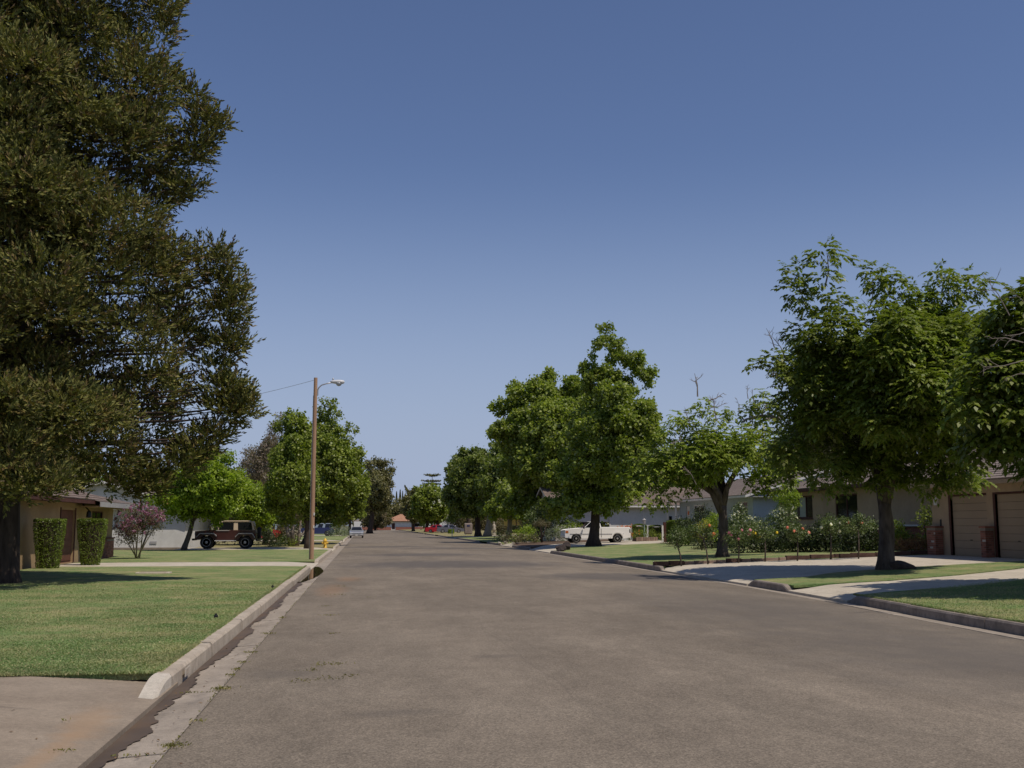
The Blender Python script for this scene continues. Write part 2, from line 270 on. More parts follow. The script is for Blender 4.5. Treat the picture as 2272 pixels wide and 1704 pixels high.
def patchy(m, sockname, straw, amt, sc=.9):
    """patches of drier and greener turf, metres across"""
    nt = m.node_tree; L = nt.links; b = nt.nodes['Principled BSDF']; cur = b.inputs['Base Color'].links[0].from_socket; tc = nod(m, 'ShaderNodeTexCoord'); mp = nod(m, 'ShaderNodeMapping'); mp.inputs['Scale'].default_value = (.8, 1.1, 1); L.new(tc.outputs['Object'], mp.inputs[0])
    n = nod(m, 'ShaderNodeTexNoise'); n.inputs['Scale'].default_value = sc; n.inputs['Detail'].default_value = 6; n.inputs['Roughness'].default_value = .65; L.new(mp.outputs[0], n.inputs[0])
    r = nod(m, 'ShaderNodeMapRange'); r.inputs[1].default_value = .42; r.inputs[2].default_value = .68; r.inputs[4].default_value = amt; L.new(n.outputs[0], r.inputs[0])
    mx = nod(m, 'ShaderNodeMix', data_type='RGBA'); L.new(r.outputs[0], mx.inputs[0]); L.new(cur, mx.inputs[6]); mx.inputs[7].default_value = (*straw, 1); L.new(mx.outputs[2], b.inputs['Base Color'])
patchy(M['lawn'], 0, (.36, .315, .165), .75); patchy(M['lawn_dry'], 0, (.36, .31, .17), .6); patchy(M['lawn_blade'], 0, (.42, .37, .20), .75)
# ---------------------------------------------------------------- mesh helpers
class MB:
    def __init__(s): s.v = []; s.f = []
    def add(s, vs, fs):
        n = len(s.v); s.v += [tuple(v) for v in vs]; s.f += [tuple(i + n for i in f) for f in fs]; return s
    def box(s, c, d, rz=0, taper=0):
        x, y, z = d[0] / 2, d[1] / 2, d[2] / 2; ca, sa = math.cos(rz), math.sin(rz); vs = []
        for k in (-1, 1):
            q = 1 - taper if k > 0 else 1
            for a, b in ((-1, -1), (1, -1), (1, 1), (-1, 1)):
                X, Y = a * x * q, b * y * q; vs.append((c[0] + X * ca - Y * sa, c[1] + X * sa + Y * ca, c[2] + k * z))
        return s.add(vs, [(0, 3, 2, 1), (4, 5, 6, 7), (0, 1, 5, 4), (1, 2, 6, 5), (2, 3, 7, 6), (3, 0, 4, 7)])
    def obox(s, o, u, v, w_):                     # box from corner o and three edge vectors
        o, u, v, w_ = map(Vector, (o, u, v, w_))
        vs = [o, o + u, o + u + v, o + v, o + w_, o + u + w_, o + u + v + w_, o + v + w_]
        return s.add(vs, [(0, 3, 2, 1), (4, 5, 6, 7), (0, 1, 5, 4), (1, 2, 6, 5), (2, 3, 7, 6), (3, 0, 4, 7)])
    def tube(s, pts, rad, n=8, wob=0, cap=True):
        pts = [Vector(p) for p in pts]
        if not hasattr(rad, '__len__'): rad = [rad] * len(pts)
        base = len(s.v); ref = Vector((.31, .95, .07))
        for i, p in enumerate(pts):
            t = (pts[min(i + 1, len(pts) - 1)] - pts[max(i - 1, 0)]).normalized()
            a = t.cross(ref)
            if a.length < .1: a = t.cross(Vector((1, 0, 0)))
            a.normalize(); b = t.cross(a)
            for k in range(n):
                an = 2 * math.pi * k / n; rr = rad[i] * (1 + (rnd.uniform(-wob, wob) if wob else 0))
                s.v.append(tuple(p + a * math.cos(an) * rr + b * math.sin(an) * rr))
        for i in range(len(pts) - 1):
            for k in range(n):
                k2 = (k + 1) % n; s.f.append((base + i * n + k, base + i * n + k2, base + (i + 1) * n + k2, base + (i + 1) * n + k))
        if cap:
            s.f.append(tuple(base + k for k in range(n))[::-1]); s.f.append(tuple(base + (len(pts) - 1) * n + k for k in range(n)))
        return s
    def lathe(s, prof, axis='z', n=16, c=(0, 0, 0)):
        base = len(s.v)
        for (r, h) in prof:
            for k in range(n):
                a = 2 * math.pi * k / n; x, y = r * math.cos(a), r * math.sin(a)
                p = {'z': (x, y, h), 'y': (x, h, y), 'x': (h, x, y)}[axis]
                s.v.append((p[0] + c[0], p[1] + c[1], p[2] + c[2]))
        for i in range(len(prof) - 1):
            for k in range(n):
                k2 = (k + 1) % n; s.f.append((base + i * n + k, base + i * n + k2, base + (i + 1) * n + k2, base + (i + 1) * n + k))
        s.f.append(tuple(base + k for k in range(n))[::-1]); s.f.append(tuple(base + (len(prof) - 1) * n + k for k in range(n)))
        return s
    def build(s, name, m, parent=None, smooth=False, bevel=0):
        me = bpy.data.meshes.new(name); me.from_pydata(s.v, [], s.f)
        bm = bmesh.new(); bm.from_mesh(me)
        if bevel:
            ed = [e for e in bm.edges if len(e.link_faces) == 2 and e.calc_face_angle(0) > .6]
            bmesh.ops.bevel(bm, geom=ed, offset=bevel, segments=1, affect='EDGES', clamp_overlap=True)
        bmesh.ops.recalc_face_normals(bm, faces=bm.faces); bm.to_mesh(me); bm.free()
        me.materials.append(m)
        if smooth: me.polygons.foreach_set('use_smooth', [True] * len(me.polygons))
        return link(name, me, parent)
def link(name, me, parent=None):
    o = bpy.data.objects.new(name, me); col.objects.link(o)
    if parent is not None: o.parent = parent
    return o
def thing(name, label, cat, loc=(0, 0, 0), rz=0, group=None):
    o = bpy.data.objects.new(name, None); col.objects.link(o); o.location = loc; o.rotation_euler = (0, 0, rz); o.empty_display_size = .2
    o['label'] = label; o['category'] = cat
    if group: o['group'] = group
    return o
def tag(o, label, cat, group=None):
    o['label'] = label; o['category'] = cat
    if group: o['group'] = group
    return o
def struct(o, label=None):
    o['kind'] = 'structure'
    if label: o['label'] = label
    return o
def copy_tree(o, loc, rz=0, label=None, scale=None):
    c = o.copy(); col.objects.link(c); c.location = loc; c.rotation_euler = (0, 0, rz)
    if label: c['label'] = label
    if scale: c.scale = (scale,) * 3
    for ch in list(o.children):
        d = ch.copy(); col.objects.link(d); d.parent = c
        for g in list(ch.children): e = g.copy(); col.objects.link(e); e.parent = d
    return c
def sheet(name, poly, zf, m, skirt=.12, dx=1.5, dy=6, label=None, stuff=False):
    """a ground sheet with a thin edge, following the lie of the land"""
    bm = bmesh.new(); f = bm.faces.new([bm.verts.new((p[0], p[1], 0)) for p in poly])
    xs = [p[0] for p in poly]; ys = [p[1] for p in poly]
    for ax, a, b, st in ((0, min(xs), max(xs), dx), (1, min(ys), max(ys), dy)):
        n = int((b - a) / st)
        for i in range(1, min(n, 60)):
            co = [0, 0, 0]; no = [0, 0, 0]; co[ax] = a + (b - a) * i / min(n, 60); no[ax] = 1
            bmesh.ops.bisect_plane(bm, geom=bm.verts[:] + bm.edges[:] + bm.faces[:], plane_co=co, plane_no=no)
    bd = [e for e in bm.edges if e.is_boundary]
    if skirt:
        r = bmesh.ops.extrude_edge_only(bm, edges=bd); low = [v for v in r['geom'] if isinstance(v, bmesh.types.BMVert)]
    else: low = []
    ls = set(low)
    for v in bm.verts: v.co.z = zf(v.co.x, v.co.y) - (skirt if v in ls else 0)
    bmesh.ops.recalc_face_normals(bm, faces=bm.faces)
    me = bpy.data.meshes.new(name); bm.to_mesh(me); bm.free(); me.materials.append(m)
    if sum(p.normal.z * p.area for p in me.polygons) < 0: me.flip_normals()
    return struct(link(name, me), label)

def leaves(name, C, D, Nn, L, W, m, parent=None, mats=None, midx=None, fold=.18):
    """many small folded leaf blades as one mesh: centres C, long directions D, normals Nn, lengths L, widths W"""
    n = len(C); D = D / np.linalg.norm(D, axis=1, keepdims=True)
    Sd = np.cross(D, Nn); Sd /= (np.linalg.norm(Sd, axis=1, keepdims=True) + 1e-9); Nz = np.cross(Sd, D)
    L = np.asarray(L).reshape(-1, 1) * np.ones((n, 1)); W = np.asarray(W).reshape(-1, 1) * np.ones((n, 1))
    V = np.empty((n, 4, 3)); V[:, 0] = C - D * L / 2; V[:, 2] = C + D * L / 2
    V[:, 1] = C + Sd * W / 2 + Nz * W * fold - D * L * .05; V[:, 3] = C - Sd * W / 2 + Nz * W * fold - D * L * .05
    me = bpy.data.meshes.new(name); me.vertices.add(4 * n); me.loops.add(4 * n); me.polygons.add(n)
    me.vertices.foreach_set('co', V.reshape(-1).astype(np.float32)); me.loops.foreach_set('vertex_index', np.arange(4 * n, dtype=np.int32))
    me.polygons.foreach_set('loop_start', np.arange(0, 4 * n, 4, dtype=np.int32))
    if mats:
        for q in mats: me.materials.append(q)
        me.polygons.foreach_set('material_index', midx.astype(np.int32))
    else: me.materials.append(m)
    me.update(calc_edges=True)
    o = link(name, me, parent); return o

def sublobes(rg, lobes, n=9, rmin=.55):
    """break each mass of a crown into rounded sprays of different size"""
    out = []
    for c, r in lobes:
        c = np.array(c)
        if r < rmin: out.append((c, r * .9)); continue
        out.append((c, r * .62)); k = n if r > rmin * 1.6 else max(4, n // 2)
        for _ in range(k):
            d = rg.normal(size=3); d /= np.linalg.norm(d); q = rg.uniform(.26, .46); out.append((c + d * r * (1.0 - q * rg.uniform(.75, 1.1)), r * q))
    return out
def clumps(rg, lobes, dens, per, cr, squash=.85, inner=.35, lf=.12, droop=.3, sizevar=.3, W=.5):
    """leaf clusters spread through the lobes of a crown, denser near their surface"""
    Cs = []; Os = []
    for (c, r) in lobes:
        k = max(3, int(dens * 4 * math.pi * r * r)); d = rg.normal(size=(k, 3)); d /= np.linalg.norm(d, axis=1, keepdims=True)
        rr = r * (1 - inner * rg.random(k) ** 1.5) * (.88 + .24 * rg.random(k))
        # uneven outline: push and pull by low-frequency waves
        ph = rg.random(3) * 6; wv = 1 + .13 * np.sin(d[:, 0] * 4 + ph[0]) * np.sin(d[:, 1] * 4 + ph[1]) + .10 * np.sin(d[:, 2] * 6 + ph[2])
        q = d * (rr * wv)[:, None]; q[:, 2] *= squash
        Cs.append(np.array(c) + q); Os.append(d)
    Cs = np.vstack(Cs); Os = np.vstack(Os); n = len(Cs)
    keep = rg.random(n) < .93; Cs = Cs[keep]; Os = Os[keep]; n = len(Cs)
    C = np.repeat(Cs, per, 0) + rg.normal(size=(n * per, 3)) * cr; O = np.repeat(Os, per, 0)
    D = O * .6 + rg.normal(size=O.shape) * .7; D[:, 2] -= droop
    Nn = O * .95 + rg.normal(size=O.shape) * .42; Nn[:, 2] += .55
    L = lf * (1 - sizevar / 2 + sizevar * rg.random(len(C)))
    return C, D, Nn, L, L * W

def compound(rg, lobes, dens, lf=.13, rach=.27, squash=.9, inner=.4, W=.4, droop=.42):
    """feather-shaped drooping leaves of paired leaflets, as walnuts carry them"""
    Cs = []; Os = []
    for (c, r) in lobes:
        k = max(3, int(dens * 4 * math.pi * r * r)); d = rg.normal(size=(k, 3)); d /= np.linalg.norm(d, axis=1, keepdims=True)
        q = d * (r * (1 - inner * rg.random(k) ** 1.5) * (.88 + .24 * rg.random(k)))[:, None]; q[:, 2] *= squash; Cs.append(np.array(c) + q); Os.append(d)
    Cs = np.vstack(Cs); O = np.vstack(Os); n = len(Cs)
    Rd = O * .7 + rg.normal(size=O.shape) * .6; Rd[:, 2] *= .65; Rd /= np.linalg.norm(Rd, axis=1, keepdims=True); up = np.tile([0, 0, 1.], (n, 1)); Sd = np.cross(Rd, up); Sd /= np.linalg.norm(Sd, axis=1, keepdims=True) + 1e-9
    ln = rach * (.7 + .5 * rg.random(n)); dp = droop * (.6 + .8 * rg.random(n)); C = []; D = []; Nn = []; L = []
    for t, sg in ((.35, 1), (.35, -1), (.58, 1), (.58, -1), (.80, 1), (.80, -1), (1.05, 0)):
        tan = Rd + up * (-dp * t * 1.3)[:, None]; tan /= np.linalg.norm(tan, axis=1, keepdims=True)
        p = Cs + Rd * (ln * t)[:, None] + up * (-dp * ln * t * t * .65)[:, None]; l = lf * (.85 + .3 * rg.random(n))
        d = tan * (.55 if sg else 1) + Sd * sg * .8 - up * (.25 + .2 * rg.random(n))[:, None]; d /= np.linalg.norm(d, axis=1, keepdims=True)
        C.append(p + d * (l * .5)[:, None]); D.append(d); nn = up + tan * dp[:, None] * .6 + Sd * sg * .35 + rg.normal(size=p.shape) * .25; Nn.append(nn); L.append(l)
    C, D, Nn, L = np.vstack(C), np.vstack(D), np.vstack(Nn), np.concatenate(L)
    return C, D, Nn, L, L * W
def trunk_of(parent, base, fork, r0, m, targets, rb=.4, name='trunk', sides=9, bname='branch', lean=0, flare=1.5, wob=.05, nb=99):
    base = Vector(base); fork = Vector(fork); mb = MB(); H = (fork - base).length
    pts = []; rr = []
    for i in range(9):
        t = i / 8; p = base.lerp(fork, t) + Vector((math.sin(t * 3.1 + base.x) * r0 * .25, math.cos(t * 2.3 + base.x) * r0 * .2, 0)) * (t * (1 - t) * 4)
        fl = (flare - 1) * max(0, 1 - t * 6) ** 1.5
        pts.append(p - Vector((0, 0, .12 if i == 0 else 0))); rr.append(r0 * (1 - .28 * t + fl))
    mb.tube(pts, rr, sides + 3, wob)
    tr = mb.build(name, m, parent, smooth=True)
    for i, (tg, q) in enumerate(targets[:nb]):
        tg = Vector(tg); d = tg - fork; mid = fork + Vector((d.x * .42, d.y * .42, d.z * .55)) + Vector((rnd.uniform(-1, 1), rnd.uniform(-1, 1), rnd.uniform(-.5, .5))) * d.length * .07
        m1 = fork + Vector((d.x * .14, d.y * .14, d.z * .28)); m3 = fork.lerp(tg, .78) + Vector((rnd.uniform(-1, 1), rnd.uniform(-1, 1), rnd.uniform(0, 1))) * d.length * .05
        a = r0 * rb * q
        st = fork - (fork - base).normalized() * min(.5, H * .15) * rnd.random()
        b = MB().tube([st, m1, mid, m3, tg], [a, a * .85, a * .6, a * .33, a * .12], max(5, sides - 2), wob)
        # forks of each limb
        for _ in range(3):
            s0 = mid.lerp(m3, rnd.random()); e = s0 + Vector((rnd.uniform(-1, 1), rnd.uniform(-1, 1), rnd.uniform(.1, 1))).normalized() * d.length * rnd.uniform(.22, .42)
            b.tube([s0, s0.lerp(e, .5) + Vector((0, 0, d.length * .03)), e], [a * .34, a * .22, a * .06], 5, wob)
        b.build(bname, m, parent, smooth=True)
    return tr

def px_lobes(Y, spec, dmax=0, seed=0, fill=1, shrink=.62, org=(0, 0), sc=1.0, grow=1.12, cmin=.55):
    """crown lobes surveyed in the photograph, given real depth: each outline lobe gets companions before and behind it"""
    rg = random.Random(seed); out = []
    pts = [((a / sc + org[0]), (b / sc + org[1]), r / sc * grow) for a, b, r in spec]
    wp = [(P(a, b, Y), r * Y / F) for a, b, r in pts]
    cx = sum(p.x * r for p, r in wp) / sum(r for p, r in wp); cz = sum(p.z * r for p, r in wp) / sum(r for p, r in wp)
    wx = max(abs(p.x - cx) + r for p, r in wp); wz = max(abs(p.z - cz) + r for p, r in wp)
    if not dmax: dmax = wx * .8
    rmx = max(r for p, r in wp)
    for p, r in wp:
        e = math.sqrt(max(.02, 1 - min(.98, ((p.x - cx) / wx) ** 2 + .6 * ((p.z - cz) / wz) ** 2))); D = max(0, dmax * e - r * .7)
        dy = rg.uniform(-.3, .3) * D; k = (Y + dy) / Y
        out.append((Vector((p.x * k, p.y + dy, 1.6 + (p.z - 1.6) * k)), r))
        if D > .5 * r and r > cmin * rmx:
            for s_ in (-1, 1):
                for _ in range(fill):
                    dd = s_ * D * rg.uniform(.45, 1)
                    out.append((Vector((cx + (p.x - cx) * shrink * rg.uniform(.85, 1.05), p.y + dd, cz + (p.z - cz) * shrink * rg.uniform(.9, 1.02))), r * rg.uniform(.85, 1.05)))
    return out, Vector((cx, Y, cz))
def V3(l): return [((c.x, c.y, c.z), r) for c, r in l]

def broadleaf(name, label, cat, Y, spec, trunks, fm, bm_, dens, per, cr, lf, seed, dmax=0, fill=1, r0=.25, W=.5, droop=.3, zg=None, group=None, nb=6, org=(0, 0), sc=1.0, inner=.35, fork=None, shrink=.62, extra=None, flare=1.5, rb=.4, squash=.85, sub=.5, comp=0, cmin=.55):
    """a tree: trunk(s) and limbs surveyed at their foot, a crown of leaf clusters"""
    rg = np.random.default_rng(seed); lob, cen = px_lobes(Y, spec, dmax, seed, fill, shrink, org, sc, cmin=cmin)
    f0 = trunks[0]; t = thing(name, label, cat, (f0[0], f0[1], f0[2]), group=group); o = Vector(t.location)
    big = sorted([(c, r) for c, r in lob], key=lambda q: -q[1])[:nb * 2]; rnd.shuffle(big)
    zlow = min(c.z - r for c, r in lob)
    for i, tk in enumerate(trunks):
        b = Vector(tk[:3]) - o
        fk = (Vector(fork) - o) if fork is not None and i == 0 else Vector((b.x * .7 + (cen.x - o.x) * .3, b.y * .8 + (cen.y - o.y) * .2, (zlow - o.z) * .55 + (cen.z - o.z) * .45))
        rr = tk[3] if len(tk) > 3 else r0
        tg = [(c - o, rnd.uniform(.7, 1.15)) for c, r in big[i::len(trunks)]][:nb]
        trunk_of(t, b, fk, rr, bm_, tg, flare=flare, rb=rb)
    SB = sublobes(rg, [((c.x - o.x, c.y - o.y, c.z - o.z), r) for c, r in lob], rmin=sub)
    C, D, Nn, L, Wd = compound(rg, SB, dens, lf, W=W * 1.45, inner=inner) if comp else clumps(rg, SB, dens * .78, per, cr * .62, lf=lf, droop=droop, W=W, inner=inner, squash=squash)
    leaves('crown', C, D, Nn, L, Wd, fm, t)
    if extra: extra(t, o, lob, rg)
    return t
def blossoms(name, rg, lobes, n, size, m, parent, up=.2, front=0):
    C = []; 
    for _ in range(n):
        c, r = lobes[rg.integers(len(lobes))]; d = rg.normal(size=3); d[2] = abs(d[2]) * .8 + up; d[1] -= front; d /= np.linalg.norm(d); C.append(np.array(c) + d * r * (.95 + .12 * rg.random()))
    C = np.repeat(np.array(C), 7, 0) + rg.normal(size=(n * 7, 3)) * size * .3; D = rg.normal(size=C.shape); Nn = rg.normal(size=C.shape)
    return leaves(name, C, D, Nn, size * (.6 + .5 * rg.random(len(C))), size * .6, m, parent)
def bush(name, label, cat, base, lobes, fm, dens, per, cr, lf, seed, stems=3, bark='bark_dark', droop=.1, W=.5, bl=None, group=None, inner=.35, sr=.02, squash=.9):
    """a shrub: short stems and leaf clusters; lobes are (dx, dy, z, r) about its foot"""
    rg = np.random.default_rng(seed); t = thing(name, label, cat, base, group=group); L_ = [((a, b, c), r) for a, b, c, r in lobes]
    mb = MB()
    for i in range(stems):
        tg = L_[i % len(L_)][0]; e = Vector(tg) + Vector((rnd.uniform(-.1, .1), rnd.uniform(-.1, .1), 0)); s0 = Vector((rnd.uniform(-.1, .1) * (stems > 1), rnd.uniform(-.1, .1) * (stems > 1), -.05))
        mb.tube([s0, s0.lerp(e, .5) + Vector((rnd.uniform(-.06, .06), rnd.uniform(-.06, .06), .05)), e], [sr, sr * .8, sr * .4], 6)
    mb.build('stem', M[bark], t, smooth=True)
    C, D, Nn, L, Wd = clumps(rg, L_, dens, per, cr, lf=lf, droop=droop, W=W, inner=inner, squash=squash); C[:, 2] = np.maximum(C[:, 2], .03)
    leaves('foliage', C, D, Nn, L, Wd, M[fm], t)
    for q in (bl or []): blossoms('blossom', rg, L_, q[1], q[2], M[q[0]], t, front=q[3] if len(q) > 3 else .6)
    return t
def blob_hedge(name, label, cat, base, w_, d_, h_, fm, seed, lf=.05, taper=0, top=.0, n=5000, group=None, rz=0, bulge=0):
    """a clipped shrub: leaves on and just under the surface of its cut shape, over a twiggy dark core"""
    rg = np.random.default_rng(seed); t = thing(name, label, cat, base, rz, group)
    u = rg.random((n, 3)); face = rg.integers(0, 7, n); x = (u[:, 0] - .5); y = (u[:, 1] - .5); z = u[:, 2].copy()
    nx = np.zeros((n, 3))
    for k, (ax, sg) in enumerate(((0, -1), (0, 1), (1, -1), (1, 1))):
        q = face == k
        if ax == 0: x[q] = sg * .5
        else: y[q] = sg * .5
        nx[q, ax] = sg
    q = face >= 4; z[q] = 1; nx[q, 2] = 1
    # round the vertical edges a little
    rr = np.maximum(1, (np.abs(2 * x) ** 4 + np.abs(2 * y) ** 4) ** .25); x /= rr; y /= rr
    s_ = 1 - taper * (1 - z) ** 1.3 + bulge * np.sin(z * math.pi)
    dep = 1 - .10 * rg.random(n) ** 2
    C = np.stack([x * w_ * s_ * dep, y * d_ * s_ * dep, (z * h_) * (1 - .04 * rg.random(n))], 1) + nx * (.02 * np.sin(C0(x, y, z) * 3))[:, None]
    C[:, 2] += top * (1 - (2 * x) ** 2) * (z > .98)
    D = nx * .6 + rg.normal(size=C.shape) * .8; Nn = nx + rg.normal(size=C.shape) * .6
    leaves('foliage', C, D, Nn, lf * (.7 + .6 * rg.random(n)), lf * .5, M[fm], t)
    mb = MB(); k = 1 - taper
    mb.lathe([(.42 * k, .04), (.42 * (1 - taper * .35), h_ * .5), (.44, h_ * .93)], 'z', 10)
    mb.v = [(a * w_, b * d_, c) for a, b, c in mb.v]
    mb.build('core', M['bark_dark'], t)
    MB().tube([(0, 0, -.05), (0, 0, .12)], .05, 6).build('stem', M['bark_dark'], t)
    return t
def C0(x, y, z): return np.sin(x * 9) + np.sin(y * 7 + 1) + np.sin(z * 8 + 2)

# ================================================================ THE SETTING
YS = [2, 8, 15.2, 23, 30, 50, 70, 120, 200, 345]
def zrd(x, y):                                         # slight camber of the road
    k = (x + 1.35) / (kr(y) - .45 + 1.35); k = min(1, max(0, k)); return .05 * math.sin(math.pi * k)
# broad ground to the horizon
g = MB().add([(-1500, -100, -.10), (1500, -100, -.10), (1500, 2500, -.10), (-1500, 2500, -.10)], [(0, 1, 2, 3)]).build('ground', M['earth']); struct(g, 'dry grassy ground beyond the gardens reaching the horizon')
poly = [(-1.35, y) for y in (-6, 8, 40, 120, 345)] + [(kr(y) - .45, y) for y in (345, 200, 120, 70, 50, 30, 23, 15.2, 8, -6)]
rd = sheet('road', poly, zrd, M['asphalt'], 0, dx=1.1, dy=8, label='straight brown grey asphalt street with dark patches')
sheet('cross_street', [(-60, 345.02), (60, 345.02), (60, 353), (-60, 353)], lambda x, y: -.004, M['asphalt'], 0, dx=30, dy=8, label='cross street at the far end')

# gutters: concrete pans, each slab between two joints a piece
def gutter(name, xo, xi, joints, label):
    """xo(y): road edge, xi(y): kerb side"""
    t = bpy.data.objects.new(name, None); col.objects.link(t); struct(t, label)
    for a, b in zip(joints[:-1], joints[1:]):
        gp = .011 if a < 60 else .0; a2, b2 = a + gp, b - gp; dz = rnd.uniform(-.004, .004)
        vs = []
        for y in (a2, b2):
            for x, z in ((xo(y), .004), ((xo(y) + xi(y)) / 2, -.012), (xi(y), -.03)): vs.append((x, y, z + dz))
        vs2 = [(x, y, z - .1) for x, y, z in vs]
        fs = [(0, 1, 4, 3), (1, 2, 5, 4), (0, 3, 9, 6), (2, 8, 11, 5), (0, 6, 7, 1), (1, 7, 8, 2), (3, 4, 10, 9), (4, 5, 11, 10)]
        MB().add(vs + vs2, fs).build('gutter_slab', M['gutter'], t)
    return t
JL = [-4, -.5, 2.4, 5.4, 8.15, 11.05, 13.9, 15.2, 16.5, 19.2, 22.2, 25.3, 28.4, 31.5, 34.6, 37.7, 40.8, 43.9, 47, 50, 53.2, 56.3, 59.4, 62.5, 66, 70, 75, 80, 86, 92, 98, 104, 110, 120, 130, 145, 160, 180, 200, 240, 280, 345]
gutter('gutter', lambda y: -1.36, lambda y: KL, JL, 'left concrete gutter pan with weedy joints')
gutter('gutter', lambda y: kr(y) - .44, lambda y: kr(y) - .004, JL, 'right concrete gutter strip beside the road')

def kerb(name, side, runs, m, label, hole=None):
    t = bpy.data.objects.new(name, None); col.objects.link(t); struct(t, label)
    for (a, b, n0, n1) in runs:
        n = max(1, round((b - a) / (3.05 if a < 70 else 9))); ys = [a + (b - a) * i / n for i in range(n + 1)]
        if a == runs[0][0] and side < 0: ys = [10.45, 11.35, 14.2, 15.85, 17.6, 20.7, 23.8, 26.9, 30, 33, 36, b]
        for i, (p, q) in enumerate(zip(ys[:-1], ys[1:])):
            nose0 = n0 and i == 0; nose1 = n1 and i == len(ys) - 2; jog = rnd.uniform(-.013, .013) if p < 40 else 0; dz = rnd.uniform(-.010, .008) if p < 40 else 0
            W = .17; gp = .014 if p < 30 else .006; mb = MB(); st = [p + gp, q - gp]
            NL = .74 if q - p < 1 else .5
            if nose0: st = [p] + [p + NL * f_ for f_ in (.08, .18, .30, .44, .58, .72, .86, 1)] + [max(p + NL + .06, q - .008)]
            if nose1: st = [min(q - .6, p + .008 if not nose0 else p + .62), q - .52, q - .42, q - .26, q - .10, q] if not nose0 else st[:-1] + [q - .5, q - .42, q - .26, q - .1, q]
            H = []
            for y in st:
                h = .145 + dz
                if nose0: h = min(h, .018 + .127 * math.sin(min(1, (y - p) / NL) * math.pi / 2) ** 1.3)
                if nose1: h = min(h, .02 + .125 * math.sin(min(1, (q - y) / .5) * math.pi / 2))
                H.append(h)
            prof = []
            for y, h in zip(st, H):
                x = (KL if side < 0 else kr(y)) + jog; s = side
                prof.append([(x, y, -.12), (x + s * .012, y, max(.0, h - .03)), (x + s * .035, y, h), (x + s * W, y, h + .004), (x + s * W, y, -.12)])
            vs = [v for pr in prof for v in pr]; fs = []
            for k in range(len(prof) - 1):
                for j in range(5): j2 = (j + 1) % 5; fs.append((k * 5 + j, k * 5 + j2, (k + 1) * 5 + j2, (k + 1) * 5 + j))
            fs.append((0, 1, 2, 3, 4)); e = (len(prof) - 1) * 5; fs.append((e, e + 4, e + 3, e + 2, e + 1))
            mm = m
            if (nose0 and (q - p) < 1): mm = M['nose']
            MB().add(vs, fs).build('kerb_segment', mm, t)
    return t
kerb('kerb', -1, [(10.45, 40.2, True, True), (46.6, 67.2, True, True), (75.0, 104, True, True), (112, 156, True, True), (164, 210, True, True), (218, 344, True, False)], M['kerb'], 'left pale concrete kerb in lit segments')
kerb('kerb', 1, [(2.0, 22.0, False, True), (25.6, 28.6, True, True), (37.6, 62.5, True, True), (71, 79.5, True, True), (86, 96, True, True), (103, 128, True, True), (137, 160, True, True), (168, 190, True, True), (198, 220, True, True), (228, 340, True, False)], M['kerb_shaded'], 'right kerb darkened in colour for its shaded face to the road')
# painted house-number patch on the near kerb (digits worn past reading: only the pale frame and grey smudge are left)
pt = MB(); pt.obox((KL + .010, 11.95, .025), (0, .34, 0), (.004, 0, 0), (0, 0, .085)).build('kerb_paint_patch', M['nose'])
tag(bpy.data.objects['kerb_paint_patch'], 'worn white painted patch on the near left kerb face', 'painted patch')
sm = MB().obox((KL + .0145, 12.02, .035), (0, .20, 0), (.002, 0, 0), (0, 0, .066)).build('worn_grey_paint', M['kerb'], bpy.data.objects['kerb_paint_patch'])

# ---- left side: driveways and lawns
LX = KL - .17
def zap(x, y):                                         # driveway crossing: lip at the gutter rising to the lawn level
    d = KL - x; return .022 + min(1, max(0, d) / 1.3) * (.125 - .022 - .006)
M['conc_near'] = mat('near_drive_concrete', (.24, .195, .148), (.285, .235, .18), 1.2, (.17, .14, .11), 2.5, .45, rough=.9, bump=.003, bscale=120)
grain(M['conc_near'], ((85, .18), (24, .14), (5, .10), (.8, .08)))
patches(M['conc_near'], [(-2.13, 9.2, .22, 1.15, .05), (-2.12, 7.6, .12, 1.7, .0), (-2.22, 5.4, .12, 1.6, .03)], (.33, .22, .13), .5, .7, 5)
patches(M['conc_near'], [(-4.6, 10.0, 1.7, .10, -.10), (-5.6, 9.2, 1.6, .14, -.12), (-3.9, 8.45, 1.1, .08, .02), (-4.8, 8.05, 1.5, .09, -.05), (-3.3, 7.3, .8, .10, .35), (-5.5, 7.1, 1.5, .12, -.05), (-2.75, 6.6, .25, .9, .25), (-3.0, 9.75, .5, .06, -.2)], (.135, .112, .09), .6, .8, 4)
sheet('driveway', [(KL, -5), (KL, 11.62), (-30, 11.9), (-30, -5)], zap, M['conc_near'], .1, dx=.35, label='near left concrete driveway with tyre marks and clay stain')
sheet('driveway', [(KL, 40.25), (KL, 46.5), (-2.2, 46.0), (-3.2, 45.4), (-8.5, 45.4), (-11.25, 45.0), (-11.25, 41.3), (-9.2, 41.0), (-3.2, 40.8), (-2.2, 40.3)], zap, M['conc_pale'], .1, dx=.4, label='pale concrete drive leading to the tan house')
sheet('driveway', [(KL, 67.3), (KL, 74.9), (-2.6, 74), (-11.4, 74), (-11.4, 68), (-2.6, 68)], zap, M['conc_pale'], .1, dx=.4, label='pale concrete drive where the dark off-roader stands')
sheet('driveway', [(KL, 104.1), (KL, 111.9), (-2.6, 111), (-24, 111), (-24, 105), (-2.6, 105)], zap, M['conc_pale'], .1, dx=.5, label='pale concrete drive past the yellow hydrant')
sheet('driveway', [(KL, 156.1), (KL, 163.9), (-24, 163.9), (-24, 156.1)], zap, M['conc_pale'], .1, dx=.6, label='far left concrete drive under the blue car')
